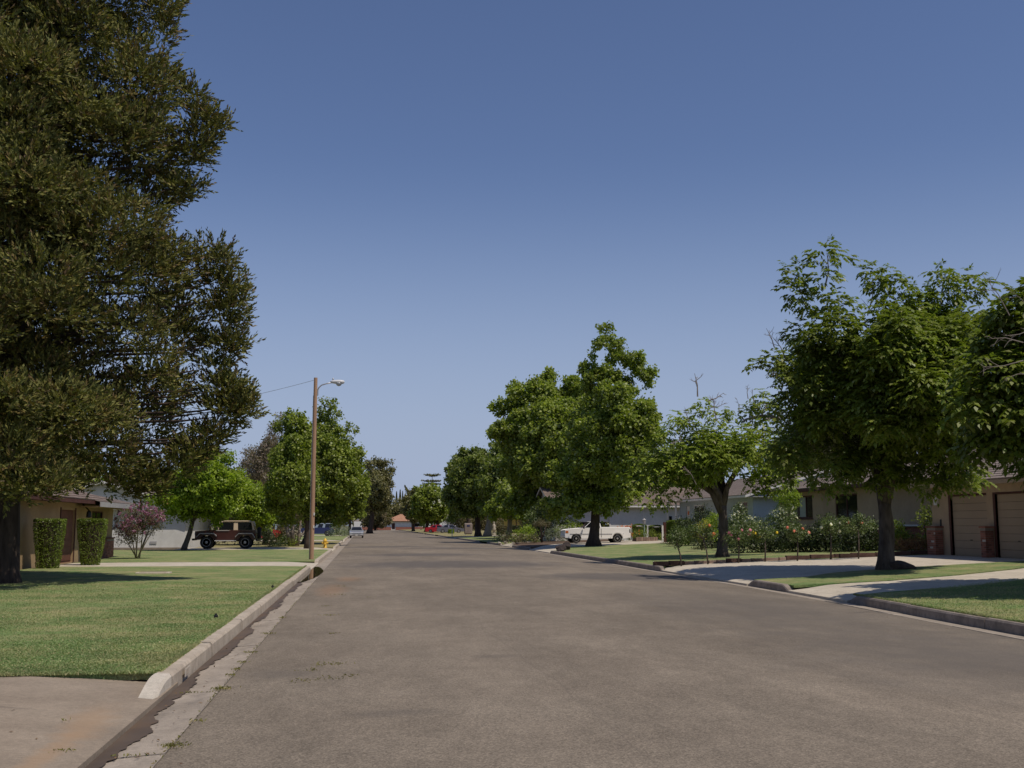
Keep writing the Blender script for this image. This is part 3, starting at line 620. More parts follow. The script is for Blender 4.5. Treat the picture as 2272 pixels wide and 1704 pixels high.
sheet('lawn', [(LX, 11.52), (LX, 40.2), (-3.2, 40.78), (-9.2, 40.98), (-11.3, 41.2), (-11.3, 36), (-40, 36), (-40, 11.72), (-3.5, 11.52)], zl, M['lawn'], .06, label='near left mown lawn under the conifer')
sheet('lawn', [(LX, 46.6), (LX, 67.2), (-2.6, 67.9), (-11.4, 67.9), (-20, 67.9), (-20, 52), (-11.3, 52), (-11.3, 45.1), (-8.5, 45.5), (-3.2, 45.5)], zl, M['lawn'], .06, label='left lawn between the tan house drive and the next drive')
sheet('lawn', [(LX, 75.1), (LX, 104), (-2.6, 104.9), (-26, 104.9), (-26, 86), (-11, 86), (-11, 74.1), (-2.6, 74.1)], zl, M['lawn_dry'], .06, label='left lawn behind the hydrant under dark trees')
sheet('lawn', [(LX, 112), (LX, 156), (-30, 156), (-30, 112)], zl, M['lawn'], .06, label='left lawn before the blue car')
sheet('lawn', [(LX, 164.1), (LX, 344), (-40, 344), (-40, 164.1)], zl, M['lawn'], .06, label='far left lawn strip running to the street end')
# ---- right side
def za(x, y):
    d = x - kr(y); b = zr(x, y) - .012
    return .022 * max(0, 1 - d / 1.2) + b * min(1, max(0, d) / 1.2)
e0, e1, e2 = (10.45, 39.3), (17.96, 39.2), (21.6, 39.0)
sheet('driveway', [(kr(28.6), 28.65), (12, 28.9), (13.4, 30.3), (16, 31.4), (19.8, 32.2), (21.4, 32.4), (26, 32.6), (26, 39), (21.7, 39.0), (18, 39.1), (14, 39.25), (10.6, 38.6), (kr(37.6), 37.5)], za, M['conc_pale'], .1, dx=.6, dy=3, label='wide pale concrete driveway before the tan garage')
sheet('driveway', [(kr(22), 22.05), (11.3, 22.6), (13.5, 23.2), (15.8, 24.5), (19, 26.2), (26, 28.6), (30, 29.5), (30, 32.4), (24, 31.6), (21.5, 31.2), (18.1, 28.4), (15.5, 26.9), (13, 25.9), (kr(25.6), 25.55)], za, M['conc_pale'], .1, dx=.6, dy=3, label='curving concrete drive between the two near right lawns')
sheet('lawn', [(kr(25.6) + .17, 25.62), (12.9, 26.0), (15.4, 27.0), (18.0, 28.5), (21.5, 31.3), (24, 31.75), (24, 32.4), (21.4, 32.3), (19.8, 32.1), (16, 31.3), (13.5, 30.2), (12.1, 28.75), (kr(28.6) + .17, 28.55)], zr, M['lawn'], .06, dx=1, dy=2, label='shaded lawn strip round the near walnut tree')
sheet('lawn', [(kr(2) + .17, 1), (kr(8) + .17, 8), (kr(15.2) + .17, 15.2), (kr(20) + .17, 20), (kr(22) + .17, 21.95), (11.3, 22.5), (13.5, 23.1), (15.8, 24.4), (19, 26.1), (26, 28.5), (45, 31), (45, 1)], zr, M['lawn'], .06, label='near right lawn behind the shaded kerb')
sheet('lawn', [(kr(38) + .17, 37.65), (10.6, 38.7), (10.7, 39.5), (18, 39.3), (21.5, 39.2), (23.7, 41), (23.7, 60), (24, 71), (13, 69), (11.6, 63), (kr(62) + .17, 62.4), (kr(50) + .17, 50)], zr, M['lawn'], .06, dx=1.4, dy=4, label='right lawn behind the row of standard roses')
sheet('driveway', [(kr(62.6), 62.6), (12.2, 64.5), (13.5, 69.2), (22, 70.5), (30, 70.5), (30, 82), (20, 82), (14, 79), (kr(71), 70.9)], za, M['conc_pale'], .1, dx=.8, dy=4, label='concrete drive under the white pickup')
sheet('garden_bed', [(kr(71) + .17, 71.1), (14, 79.2), (19.9, 82.1), (19.9, 88), (16, 90), (12, 86), (kr(79.5) + .17, 79.4)], lambda x, y: zr(x, y) + .02, M['mulch'], .1, dx=.8, dy=4, label='planted garden bed with red brown mulch')
sheet('driveway', [(kr(79.6), 79.55), (12, 86.1), (16, 90.1), (26, 92), (26, 95), (14, 92), (kr(85.9), 85.9)], za, M['conc_pale'], .1, dx=.8, dy=4, label='pale concrete path beyond the garden bed')
sheet('lawn', [(kr(86) + .17, 86.1), (14, 92.2), (30, 95.4), (30, 128), (kr(103) + .17, 128)], zr, M['lawn'], .06, dx=2, dy=8, label='right lawn below the dark row of street trees')
sheet('lawn', [(kr(137) + .17, 137.1), (kr(137) + .17, 343), (40, 343), (40, 137.1)], zr, M['lawn_dry'], .06, dx=2, dy=20, label='far right lawns running to the street end')
sheet('driveway', [(kr(130), 128.1), (kr(130), 137), (30, 137), (30, 128.1)], za, M['conc_pale'], .1, dx=1, dy=4, label='far right concrete drive')

# clay stain, silt and water in the gutter
def ragged(name, xa, xb, ya, yb, z, m, n, amp, seed, label, base=0):
    q = random.Random(seed); vs = []; a = 0
    for i in range(n + 1):
        y = ya + (yb - ya) * i / n; a = .75 * a + q.uniform(-amp, amp)
        vs.append((xa(y), y, z(xa(y), y))); xr = xb(y) + a; vs.append((xr, y, z(xr, y)))
    return MB().add(vs, [(2 * i, 2 * i + 1, 2 * i + 3, 2 * i + 2) for i in range(n)]).build(name, m)
zg = lambda x, y: (-.03 if x <= KL + .01 else -.03 + (x - KL) / .47 * .034) + .010
struct(ragged('gutter_water', lambda y: KL + .001, lambda y: KL + .13 + .05 * math.sin(y * .9) + .03 * math.sin(y * 2.3), 2, 33, zg, M['wet'], 520, .03, 4, ''), 'dark wet silt along the foot of the left kerb')
M['pool'] = mat('muddy_water', (.05, .038, .022), (.075, .055, .03), 1.2, rough=.03, spec=.5)
struct(ragged('gutter_puddle', lambda y: KL + .001, lambda y: KL + .10 + .40 * max(0, math.sin((y - 31.5) / 11.5 * math.pi)) ** .7, 31.6, 42.9, lambda x, y: .0085, M['pool'], 120, .02, 9, ''), 'muddy water standing in the left gutter by the drive')
# grass blades on the nearer lawns, weeds in the joints
def blades(name, m, pts, h, wdt, seed, lean=.5, label=None):
    rg = np.random.default_rng(seed); n = len(pts); C = np.array(pts); hh = h * (.5 + .8 * rg.random(n))
    D = rg.normal(size=(n, 3)) * lean; D[:, 2] = 1; C[:, 2] += hh * .38; Nn = rg.normal(size=(n, 3)); Nn[:, 2] = .3
    o = leaves(name, C, D, Nn, hh, wdt, m, fold=.1); o['kind'] = 'stuff'
    if label: o['label'] = label
    return o
rg = np.random.default_rng(5)
n = 150000; yy = 11.5 + 18 * rg.random(n) ** 1.6; xx = LX - rg.random(n) ** 1.15 * np.clip(yy * .42 - 1.4, 2, 10.5); keep = (np.sin(xx * 1.7 + np.sin(yy)) + np.sin(yy * 1.1)) * .25 + .85 > rg.random(n)
blades('grass', M['lawn_blade'], np.stack([xx, yy, np.full(n, .123)], 1)[keep], .026, .011, 1, 1.3, 'short mown grass on the near left lawn')
n = 45000; yy = 14.5 + 12 * rg.random(n) ** 1.4; xx = np.array([kr(q) for q in yy]) + .18 + rg.random(n) * 7.5; ok = yy < 22 + np.maximum(0, xx - 11) * .55; xx = xx[ok]; yy = yy[ok]
blades('grass', M['lawn_blade'], np.stack([xx, yy, np.array([zr(a, b) for a, b in zip(xx, yy)])], 1), .03, .012, 2, 1.2, 'short mown grass on the near right lawn')
# longer fringe overhanging the kerbs
n = 22000; yy = 11.5 + 28.5 * rg.random(n) ** 1.3; xx = LX + .05 * rg.random(n) ** 2 - .03
blades('grass_fringe', M['lawn_blade'], np.stack([xx, yy, np.full(n, .13)], 1), .05, .012, 3, .9, 'longer grass fringe along the left kerb')
n = 9000; yy = 14 + 8 * rg.random(n); xx = np.array([kr(q) for q in yy]) + .17 - .05 * rg.random(n)
blades('grass_fringe', M['lawn_blade'], np.stack([xx, yy, np.full(n, .135)], 1), .05, .012, 4, .9, 'longer grass fringe along the near right kerb')
n = 7000; xx = LX - rg.random(n) * 8.5; yy = 11.53 + .02 * rg.normal(size=n) - .025 * np.sin(xx * 5) ** 2
blades('grass_fringe', M['lawn_blade'], np.stack([xx, yy, np.full(n, .125)], 1), .045, .011, 8, .9, 'ragged grass edge over the near driveway')
pts = []
def tuft(x, y, r, n, z=.0, ry=None):
    for _ in range(n): pts.append((x + rg.normal() * r, y + rg.normal() * (ry or r), z))
for (x, y, r, n) in ((-1.33, 8.35, .05, 160), (-1.31, 9.35, .035, 40), (-1.35, 11.15, .05, 200), (-1.36, 13.2, .03, 60), (-1.37, 14.2, .04, 90), (-1.36, 16.6, .045, 120), (-1.35, 19.4, .04, 70), (-1.30, 7.4, .04, 90), (-1.36, 12.1, .03, 60), (-1.36, 12.6, .03, 60), (-.35, 12.9, .09, 140), (-.55, 12.4, .06, 50), (-.1, 11.9, .07, 60), (-.55, 11.6, .08, 60), (-.3, 11.75, .1, 50), (-.4, 16.5, .05, 40), (-.55, 19.8, .09, 60), (-.52, 25.6, .14, 80), (-.7, 22, .06, 40), (.2, 24.5, .08, 20), (-.6, 29, .1, 40), (-2.3, 9.2, .02, 18)):
    tuft(x, y, r, n, .01 if x > -2 else .07)
for y in (5.4, 8.15, 11.05): 
    for i in range(50): pts.append((-1.4 - rg.random() * .33, y + rg.normal() * .012, -.01))
for i in range(40): pts.append((-2.06 + rg.normal() * .05, 8.15 + rg.normal() * .03, .035))
for i in range(500): yv = 5 + 26 * rg.random() ** 1.3; pts.append((-1.362 + rg.normal() * .008, yv, .002))
blades('weeds', M['weed'], pts[::2], .034, .010, 6, 1.3, 'small weeds in the gutter joints and road edge')
lp = []
for i in range(240):
    q_ = rg.random(); y_ = 4 + 34 * rg.random() ** 1.5
    if q_ < .45: lp.append((-1.40 - .35 * rg.random(), y_, .006))
    elif q_ < .7: lp.append((-1.3 + abs(rg.normal()) * .8, y_, .012))
    elif q_ < .85: lp.append((kr(y_) - .35 - abs(rg.normal()) * .5, y_, .012))
    else: x_ = -2.3 - 4 * rg.random(); y_ = 4 + 7 * rg.random(); lp.append((x_, y_, zap(x_, y_) + .006))
lp = np.array(lp); Dl = rg.normal(size=lp.shape); Dl[:, 2] *= .15; Nl = rg.normal(size=lp.shape) * .25; Nl[:, 2] += 1
M['f_litter'] = leafmat('dry_fallen_petal', (.14, .085, .045), (.22, .14, .07), (.10, .06, .035), .3, .1)
o = leaves('leaf_litter', lp, Dl, Nl, .025 + .03 * rg.random(len(lp)), .016, M['f_litter']); o['kind'] = 'stuff'; o['label'] = 'dry fallen leaves scattered in the gutter and on the road edge'
# little dark marks and a sprinkler head on the lawn
for (px, py, lb) in ((479, 1370, 'small dark sprinkler head in the middle of the near lawn'), (605, 1304, 'small grey sprinkler head by the left kerb')):
    p = G(px, py, .13); t = thing('sprinkler_head', lb, 'sprinkler', (p.x, p.y, .125)); MB().lathe([(.03, -.02), (.035, .03), (.03, .045)], 'z', 10).build('body', M['blackm'], t); MB().lathe([(.018, .045), (.018, .065), (.01, .07)], 'z', 8).build('nozzle', M['blackm'], t)
p = G(341, 1271, .14); mc = thing('meter_cover', 'pale concrete meter cover half in the conifer shade on the lawn', 'cover', (p.x, p.y, .125))
MB().box((0, 0, .012), (1.0, .55, .05)).build('frame', M['conc_pale'], mc, bevel=.01); MB().box((0, 0, .04), (.8, .40, .02)).build('lid', M['conc'], mc, bevel=.005)
for i, (px, py, lb) in enumerate(((310, 1447, 'dry leaf on the near drive beside the clay'),)): pass

# rose edging: dark and pale blocks laid end to end on the driveway side
t = thing('edging', 'low edging of dark timber and pale blocks between lawn and driveway', 'edging')
spec = []
a = G(1450, 1253, .17); b_ = G(1952, 1233.5, .43); q = random.Random(3)
L0 = 0; tot = (b_ - a).length; dirv = (b_ - a).normalized(); ang = math.atan2(dirv.y, dirv.x)
while L0 < tot:
    dark = q.random() < .55; ln = q.choice((.22, .3, .95, 1.0, .6)) if dark else q.choice((.3, .4, .55)); ln = min(ln, tot - L0 + .05)
    c = a + dirv * (L0 + ln / 2); h = .17 if dark else .13
    o = MB().box((0, 0, h / 2 - .03), (ln - .03, .14, h)).build('block' if not dark else 'timber', M['sleeper'] if dark else M['edging_pale'], t, bevel=.008)
    o.location = (c.x, c.y + .08 + q.uniform(-.02, .02), zr(c.x, c.y)); o.rotation_euler = (0, 0, ang + q.uniform(-.03, .03)); L0 += ln
for i in range(5):
    c = Vector((18.2 + i * .72, 39.32, 0)); o = MB().box((0, 0, .06), (.70, .12, .16)).build('timber', M['sleeper'], t, bevel=.008); o.location = (c.x, c.y, zr(c.x, 39))

# ================================================================ HOUSES
def wallp(parent, p0, u, L_, z0, z1, holes, m, nrm, th=.16, name='wall'):
    """a wall with real openings; u runs along it, nrm points outdoors"""
    p0 = Vector(p0); u = Vector(u); nrm = Vector(nrm); us = sorted({0, L_} | {h[0] for h in holes} | {h[1] for h in holes}); vs = sorted({z0, z1} | {h[2] for h in holes} | {h[3] for h in holes}); mb = MB()
    for a, b in zip(us[:-1], us[1:]):
        run = None
        for c, d in zip(vs[:-1], vs[1:]):
            mu, mv = (a + b) / 2, (c + d) / 2; hole = any(h[0] < mu < h[1] and h[2] < mv < h[3] for h in holes)
            if not hole:
                if run and run[1] == c: run = (run[0], d)
                else:
                    if run: mb.obox(p0 + u * a + Vector((0, 0, run[0])), u * (b - a), -nrm * th, (0, 0, run[1] - run[0]))
                    run = (c, d)
        if run: mb.obox(p0 + u * a + Vector((0, 0, run[0])), u * (b - a), -nrm * th, (0, 0, run[1] - run[0]))
    return mb.build(name, m, parent)
def window(parent, p0, u, nrm, h, fm, ndiv=1, hdiv=0, curtain=None, fw=.06, glass='glass', sill=True):
    p0 = Vector(p0); u = Vector(u); nrm = Vector(nrm); a, b, c, d = h; Z = Vector((0, 0, 1)); o = p0 + u * a + Z * c - nrm * .08; W, H = b - a, d - c; mb = MB()
    def bar(x, z, w_, hh, pr=.05): mb.obox(o + u * x + Z * z, u * w_, nrm * pr, Z * hh)
    bar(0, 0, W, fw); bar(0, H - fw, W, fw); bar(0, fw, fw, H - 2 * fw); bar(W - fw, fw, fw, H - 2 * fw)
    for i in range(1, ndiv): bar(W * i / ndiv - fw / 2, fw, fw, H - 2 * fw, .045)
    if hdiv: bar(fw, H * hdiv, W - 2 * fw, fw * .8, .043)
    f = mb.build('window', fm, parent)
    for i in range(ndiv):
        x0 = fw * .6 + (W - fw) * i / ndiv; x1 = (W - fw) * (i + 1) / ndiv + fw * .3
        MB().obox(o + u * x0 + Z * fw * .5 + nrm * .012, u * (x1 - x0), nrm * .008, Z * (H - fw)).build('pane', M['curtain'] if curtain == i else M[glass], f)
    if sill: MB().obox(o + u * -.06 - Z * .05, u * (W + .12), nrm * .14, Z * .045).build('sill', fm, f)
    MB().obox(o - nrm * .5, u * W, nrm * .02, Z * H).build('room_behind', M['dark_in'], f)
    return f
def course_plane(mb, a, b, c, d, exp=.30, th=.022):
    """one roof plane as lapped courses: eave a->b, ridge d->c"""
    a, b, c, d = map(Vector, (a, b, c, d)); L_ = ((d + c) / 2 - (a + b) / 2).length; n = max(2, int(L_ / exp)); nn = (b - a).cross((d + c) / 2 - (a + b) / 2).normalized()
    if nn.z < 0: nn = -nn
    for i in range(n):
        t0, t1 = i / n, (i + 1) / n; p, q, r, s_ = a.lerp(d, t0), b.lerp(c, t0), b.lerp(c, t1), a.lerp(d, t1)
        vs = [p + nn * th, q + nn * th, r + nn * .004, s_ + nn * .004, p - nn * .02, q - nn * .02, r - nn * .02, s_ - nn * .02]
        mb.add(vs, [(0, 1, 2, 3), (4, 7, 6, 5), (0, 4, 5, 1), (0, 3, 7, 4), (1, 5, 6, 2)])
def roof(parent, x0, x1, y0, y1, ze, sl, axis, hip, m, fm, over=.6, name='roof', gm=None):
    """ridge along axis; hip=(bool,bool) at its low and high end; gables are closed with wall material gm"""
    X0, X1, Y0, Y1 = x0 - over, x1 + over, y0 - over, y1 + over; sh = min(X1 - X0, Y1 - Y0) / 2
    if axis == 'y':
        h = (X1 - X0) / 2; zr_ = ze + h * sl; xm = (X0 + X1) / 2; a = Y0 + (h if hip[0] else 0); b = Y1 - (h if hip[1] else 0)
        R0, R1 = (xm, a, zr_), (xm, b, zr_)
        planes = [((X0, Y0, ze), (X0, Y1, ze), R1, R0), ((X1, Y0, ze), (X1, Y1, ze), R1, R0)]
        if hip[0]: planes.append(((X0, Y0, ze), (X1, Y0, ze), R0, R0))
        if hip[1]: planes.append(((X0, Y1, ze), (X1, Y1, ze), R1, R1))
        gab = [(not hip[0], (x0, y0), (x1, y0), (xm, y0)), (not hip[1], (x0, y1), (x1, y1), (xm, y1))]
    else:
        h = (Y1 - Y0) / 2; zr_ = ze + h * sl; ym = (Y0 + Y1) / 2; a = X0 + (h if hip[0] else 0); b = X1 - (h if hip[1] else 0)
        R0, R1 = (a, ym, zr_), (b, ym, zr_)
        planes = [((X0, Y0, ze), (X1, Y0, ze), R1, R0), ((X0, Y1, ze), (X1, Y1, ze), R1, R0)]
        if hip[0]: planes.append(((X0, Y0, ze), (X0, Y1, ze), R0, R0))
        if hip[1]: planes.append(((X1, Y0, ze), (X1, Y1, ze), R1, R1))
        gab = [(not hip[0], (x0, y0), (x0, y1), (x0, ym)), (not hip[1], (x1, y0), (x1, y1), (x1, ym))]
    mb = MB()
    for p in planes: course_plane(mb, *p)
    o = mb.build(name, m, parent)
    # fascia boards under the eaves and along the rakes, closed soffit
    fb = MB(); t = .035; fh = .17
    fb.obox((X0, Y0, ze - fh), (X1 - X0, 0, 0), (0, t, 0), (0, 0, fh - .03)); fb.obox((X0, Y1 - t, ze - fh), (X1 - X0, 0, 0), (0, t, 0), (0, 0, fh - .03))
    if axis == 'x': fb.v, fb.f = [], []
    if axis == 'y':
        fb.v, fb.f = [], []
        for x in (X0, X1 - t): fb.obox((x, Y0 + t, ze - fh), (t, 0, 0), (0, Y1 - Y0 - 2 * t, 0), (0, 0, fh - .03))
        for k, y in ((0, Y0), (1, Y1 - t)):
            if hip[k]: fb.obox((X0, y, ze - fh), (X1 - X0, 0, 0), (0, t, 0), (0, 0, fh - .03))
            else:
                for xa in (X0, X1): fb.add([(xa, y, ze - fh), (xm, y, zr_ - fh), (xm, y, zr_ - .025), (xa, y, ze - .025), (xa, y + t, ze - fh), (xm, y + t, zr_ - fh), (xm, y + t, zr_ - .025), (xa, y + t, ze - .025)], [(0, 1, 2, 3), (4, 7, 6, 5), (0, 4, 5, 1), (1, 5, 6, 2), (2, 6, 7, 3), (3, 7, 4, 0)])
    else:
        for y in (Y0, Y1 - t): fb.obox((X0 + t, y, ze - fh), (X1 - X0 - 2 * t, 0, 0), (0, t, 0), (0, 0, fh - .03))
        for k, x in ((0, X0), (1, X1 - t)):
            if hip[k]: fb.obox((x, Y0, ze - fh), (t, 0, 0), (0, Y1 - Y0, 0), (0, 0, fh - .03))
            else:
                for ya in (Y0, Y1): fb.add([(x, ya, ze - fh), (x, ym, zr_ - fh), (x, ym, zr_ - .025), (x, ya, ze - .025), (x + t, ya, ze - fh), (x + t, ym, zr_ - fh), (x + t, ym, zr_ - .025), (x + t, ya, ze - .025)], [(0, 1, 2, 3), (4, 7, 6, 5), (0, 4, 5, 1), (1, 5, 6, 2), (2, 6, 7, 3), (3, 7, 4, 0)])
    fb.build('fascia', fm, parent)
    MB().obox((X0 + .05, Y0 + .05, ze - .14), (X1 - X0 - .1, 0, 0), (0, Y1 - Y0 - .1, 0), (0, 0, .02)).build('soffit', fm, parent)
    for on, p, q, r in gab:
        if on:
            zt = ze + (h - over) * sl + over * sl * .0; nx = .02 if axis == 'x' else 0; ny = .02 if axis == 'y' else 0
            a_, b_, c_ = Vector((*p, ze - .14)), Vector((*q, ze - .14)), Vector((*r, ze + h * sl - .06)); off = Vector((nx, ny, 0)) * 3
            a2, b2 = Vector((*p, ze + over * sl - .06)), Vector((*q, ze + over * sl - .06))
            vs = [a_, b_, b2, c_, a2]; MB().add([v - off for v in vs] + [v + off for v in vs], [(0, 1, 2, 3, 4), (5, 9, 8, 7, 6), (0, 5, 6, 1), (1, 6, 7, 2), (2, 7, 8, 3), (3, 8, 9, 4), (4, 9, 5, 0)]).build('gable', gm or fm, parent)
    return o
BRICK = None
def bricks(parent, o, u, nrm, L_, H, bl=.20, bh=.065, jt=.011, pale=(), limit=290):
    """every brick a piece standing 6 mm proud of its mortar"""
    global BRICK
    o = Vector(o); u = Vector(u); nrm = Vector(nrm); rows = int(H / (bh + jt)); ang = math.atan2(u.y, u.x)
    if BRICK is None:
        BRICK = MB().box((bl / 2, 0, bh / 2), (bl, .10, bh)); b = BRICK.build('brick', M['brick'], parent); BRICK = b.data; bpy.data.objects.remove(b)
    k = 0
    for r in range(rows):
        x = -(bl + jt) / 2 if r % 2 else 0
        while x < L_ - .02 and k < limit:
            w_ = min(bl, L_ - x); x0 = max(0, x); w_ = min(x + bl, L_) - x0
            if w_ > .03:
                b = bpy.data.objects.new('brick', BRICK); col.objects.link(b); b.parent = parent; b.location = o + u * x0 + Vector((0, 0, r * (bh + jt) + .005)) - nrm * (.05 - rnd.uniform(.004, .009)); b.rotation_euler = (0, 0, ang); b.scale = (w_ / bl, 1, 1); k += 1
                if (r, round(x0 / bl)) in pale: b.material_slots[0].link = 'OBJECT'; b.material_slots[0].material = M['brick_pale']
            x += bl + jt
def chimney(parent, x, y, z0, z1, w_=.9, d_=.6):
    c = MB().box((x, y, (z0 + z1) / 2), (w_, d_, z1 - z0)).build('chimney', M['brick'], parent)
    MB().box((x, y, z1 + .06), (w_ + .14, d_ + .14, .12)).build('chimney_cap', M['conc_pale'], c); MB().box((x, y, z1 + .26), (w_ * .5, d_ * .5, .28)).build('flue', M['wpaint'], c)
X_ = Vector((1, 0, 0)); Y_ = Vector((0, 1, 0))

# ---- left, first: tan house with brown hip roof behind the conifer
t = thing('house', 'tan single-storey house with brown shingle hip roof behind the conifer', 'house', (0, 0, 0))
xf = -11.6
hol = [(34.6 - 24, 36.6 - 24, .125, 2.25), (44.1 - 24, 46.2 - 24, .125, 2.2), (49.0 - 24, 51.0 - 24, 1.05, 2.2)]
wallp(t, (xf, 24, 0), Y_, 29, 0, 2.6, hol, M['tanwall'], X_)
wallp(t, (xf - 12, 53, 0), X_, 11.84, 0, 2.6, [], M['tanwall'], Y_)
wallp(t, (xf - 12, 24, 0), X_, 11.84, 0, 2.6, [], M['tanwall'], -Y_)
for h_ in hol[:2]:
    d = MB(); o = Vector((xf - .12, 24 + h_[0], h_[2])); W_ = h_[1] - h_[0]; H_ = h_[3] - h_[2]
    dd = d.obox(o, Y_ * W_, X_ * .04, (0, 0, H_)).build('door', M['brown_door'], t)
    for i in range(7): MB().obox(o + X_ * .04 + Vector((0, .1, .08 + i * (H_ - .1) / 7)), Y_ * (W_ - .2), X_ * .02, (0, 0, (H_ - .1) / 7 - .035)).build('door_panel', M['brown_door'], dd)
    MB().obox((xf + .002, 24 + h_[0] - .09, .12), Y_ * .09, X_ * .03, (0, 0, H_ + .09)).build('door_frame', M['brown'], t); MB().obox((xf + .002, 24 + h_[1], .12), Y_ * .09, X_ * .03, (0, 0, H_ + .09)).build('door_frame', M['brown'], t)
window(t, (xf, 24, 0), Y_, X_, hol[2], M['brown'], 2)
bk = bpy.data.objects.new('brick_wainscot', None); col.objects.link(bk); bk.parent = t
MB().obox((xf + .003, 47.4, .0), Y_ * 5.6, X_ * .09, (0, 0, .98)).build('mortar', M['mortar'], bk)
bricks(bk, (xf + .095, 47.4, .12), Y_, X_, 5.6, .86)
MB().obox((xf + .0, 47.35, .98), Y_ * 5.7, X_ * .14, (0, 0, .06)).build('wainscot_cap', M['brick'], bk)
MB().tube([(xf + .35, 47.0, 2.2), (xf + .05, 47.2, 2.45)], .03, 6).build('lamp_arm', M['blackm'], t); MB().lathe([(.03, 0), (.11, .03), (.09, .25), (.03, .3)], 'z', 8, (xf + .35, 47.0, 1.9)).build('porch_lamp', M['blackm'], t)
roof(t, xf - 12, xf, 24, 49.2, 2.62, .36, 'y', (True, True), M['roof_brown'], M['brown'], .75, gm=M['tanwall'])
MB().obox((xf + .1, 46.3, 2.33), Y_ * 7.2, X_ * .85, (0, 0, .05)).build('soffit', M['tanwall'], t)
MB().obox((xf + .96, 46.2, 2.34), Y_ * 7.4, X_ * .05, (0, 0, .20)).build('gutter', M['greytrim'], t)
mb = MB(); course_plane(mb, (xf + 1.0, 46.2, 2.56), (xf + 1.0, 53.6, 2.56), (xf - 3.0, 51.0, 3.5), (xf - 3.0, 46.2, 3.5)); course_plane(mb, (xf + 1, 53.6, 2.56), (xf - 12, 53.6, 2.56), (xf - 6, 49, 3.7), (xf - 3, 51, 3.5)); mb.build('lower_roof', M['roof_tan'], t)
# ---- left, second: white house with gable end to us
t = thing('house', 'white rendered house with gable end and brick chimney beside the off-roader', 'house', (0, 0, 0))
wallp(t, (-22.2, 74.3, 0), X_, 10.55, 0, 2.75, [(.9, 2.6, 1.1, 2.2)], M['wwall'], -Y_)
window(t, (-22.2, 74.3, 0), X_, -Y_, (.9, 2.6, 1.1, 2.2), M['wpaint'], 2)
wallp(t, (-11.65, 74.462, 0), Y_, 11.8, 0, 2.75, [], M['wwall'], X_)
roof(t, -22.2, -11.65, 74.3, 86.3, 2.75, .30, 'y', (False, False), M['roof_tan'], M['wpaint'], .55, gm=M['wwall'])
MB().obox((-13.85, 74.26, .38), (.42, 0, 0), (0, .03, 0), (0, 0, .16)).build('vent', M['greytrim'], t)
MB().obox((-22.2, 74.18, .0), (10.5, 0, 0), (0, .1, 0), (0, 0, .14)).build('footing', M['conc'], t)
chimney(t, -17.3, 80, 3.6, 5.0)
# ---- right, first: tan house with garage
GZ = .50; xg = 21.6
t = thing('house', 'tan stucco house with two garage doors and red brick pillars behind the walnut tree', 'house', (0, 0, 0))
d1 = (29.9, 32.2), (33.5, 35.9), (36.4, 38.15)
d1 = ((30.5, 32.9), (33.35, 35.75), (36.2, 38.25))
hol = [(a - 29, b - 29, GZ, GZ + 2.15) for a, b in ((30.3, 32.7), (33.3, 35.7), (36.15, 38.2))]
hol = [(30.9 - 29, 33.3 - 29, GZ, GZ + 2.15), (33.3 - 29 + .5, 35.7 - 29 + .5, GZ, GZ + 2.15)]
hol = [(1.0, 3.4, GZ, GZ + 2.15), (3.62, 5.95, GZ, GZ + 2.15), (6.5, 8.85, GZ, GZ + 2.15)]
wallp(t, (xg, 29, 0), Y_, 10.2, .2, 3.15, hol, M['tanwall2'], X_ * -1)
wallp(t, (xg + .162, 39.2, 0), X_, 8, .2, 3.15, [], M['tanwall2'], Y_)
for (a, b, c, d) in hol:
    dr = MB().obox((xg + .10, 29 + a, c), (0, b - a, 0), (.03, 0, 0), (0, 0, d - c)).build('garage_door', M['dark_in'], t); npl = 8; hh = (d - c) / npl
    for i in range(npl): MB().obox((xg + .07, 29 + a + .005, c + i * hh + .003), (0, b - a - .01, 0), (.035, 0, 0), (0, 0, hh - .006)).build('panel', M['garage'], dr, bevel=.006)
    MB().obox((xg + .05, (a + b) / 2 + 29 - .06, c + .55), (0, .12, 0), (.02, 0, 0), (0, 0, .03)).build('handle', M['blackm'], dr)
    MB().obox((xg - .012, 29 + b, c), (0, .14, 0), (.15, 0, 0), (0, 0, d - c)).build('door_jamb', M['brown'], t)
    MB().obox((xg - .010, 29 + a - .02, d), (0, b - a + .16, 0), (.04, 0, 0), (0, 0, .07)).build('door_head', M['brown'], t)
for (ya, wd) in ((38.45, .62), (35.12, .30)):
    pl = bpy.data.objects.new('brick_pillar', None); col.objects.link(pl); pl.parent = t; pl.location = (xg - .33, ya, GZ - .08)
    MB().obox((.0, 0, 0), (.32, 0, 0), (0, wd, 0), (0, 0, 1.08)).build('mortar', M['mortar'], pl)
    bricks(pl, (-.0, .0, 0), Y_, -X_, wd, 1.06, pale={(4, 1), (7, 1), (11, 0)} if ya > 38 else {(8, 0)}); bricks(pl, (0, 0, 0), X_, -Y_, .30, 1.06)
    MB().obox((-.04, -.04, 1.08), (.40, 0, 0), (0, wd + .08, 0), (0, 0, .06)).build('pillar_cap', M['brick'], pl, bevel=.01)
MB().obox((xg - .11, 38.66, 2.35), (.1, 0, 0), (0, .2, 0), (0, 0, .30)).build('wall_lamp', M['lampwhite'], t); MB().obox((xg - .03, 38.55, 1.55), (.03, 0, 0), (0, .07, 0), (0, 0, .26)).build('address_plate', M['blackm'], t)
roof(t, xg, xg + 9, 27.6, 39.2, 3.15, .33, 'y', (False, False), M['roof_tan'], M['tanwall2'], .62, gm=M['tanwall2'])
xh = 24.0
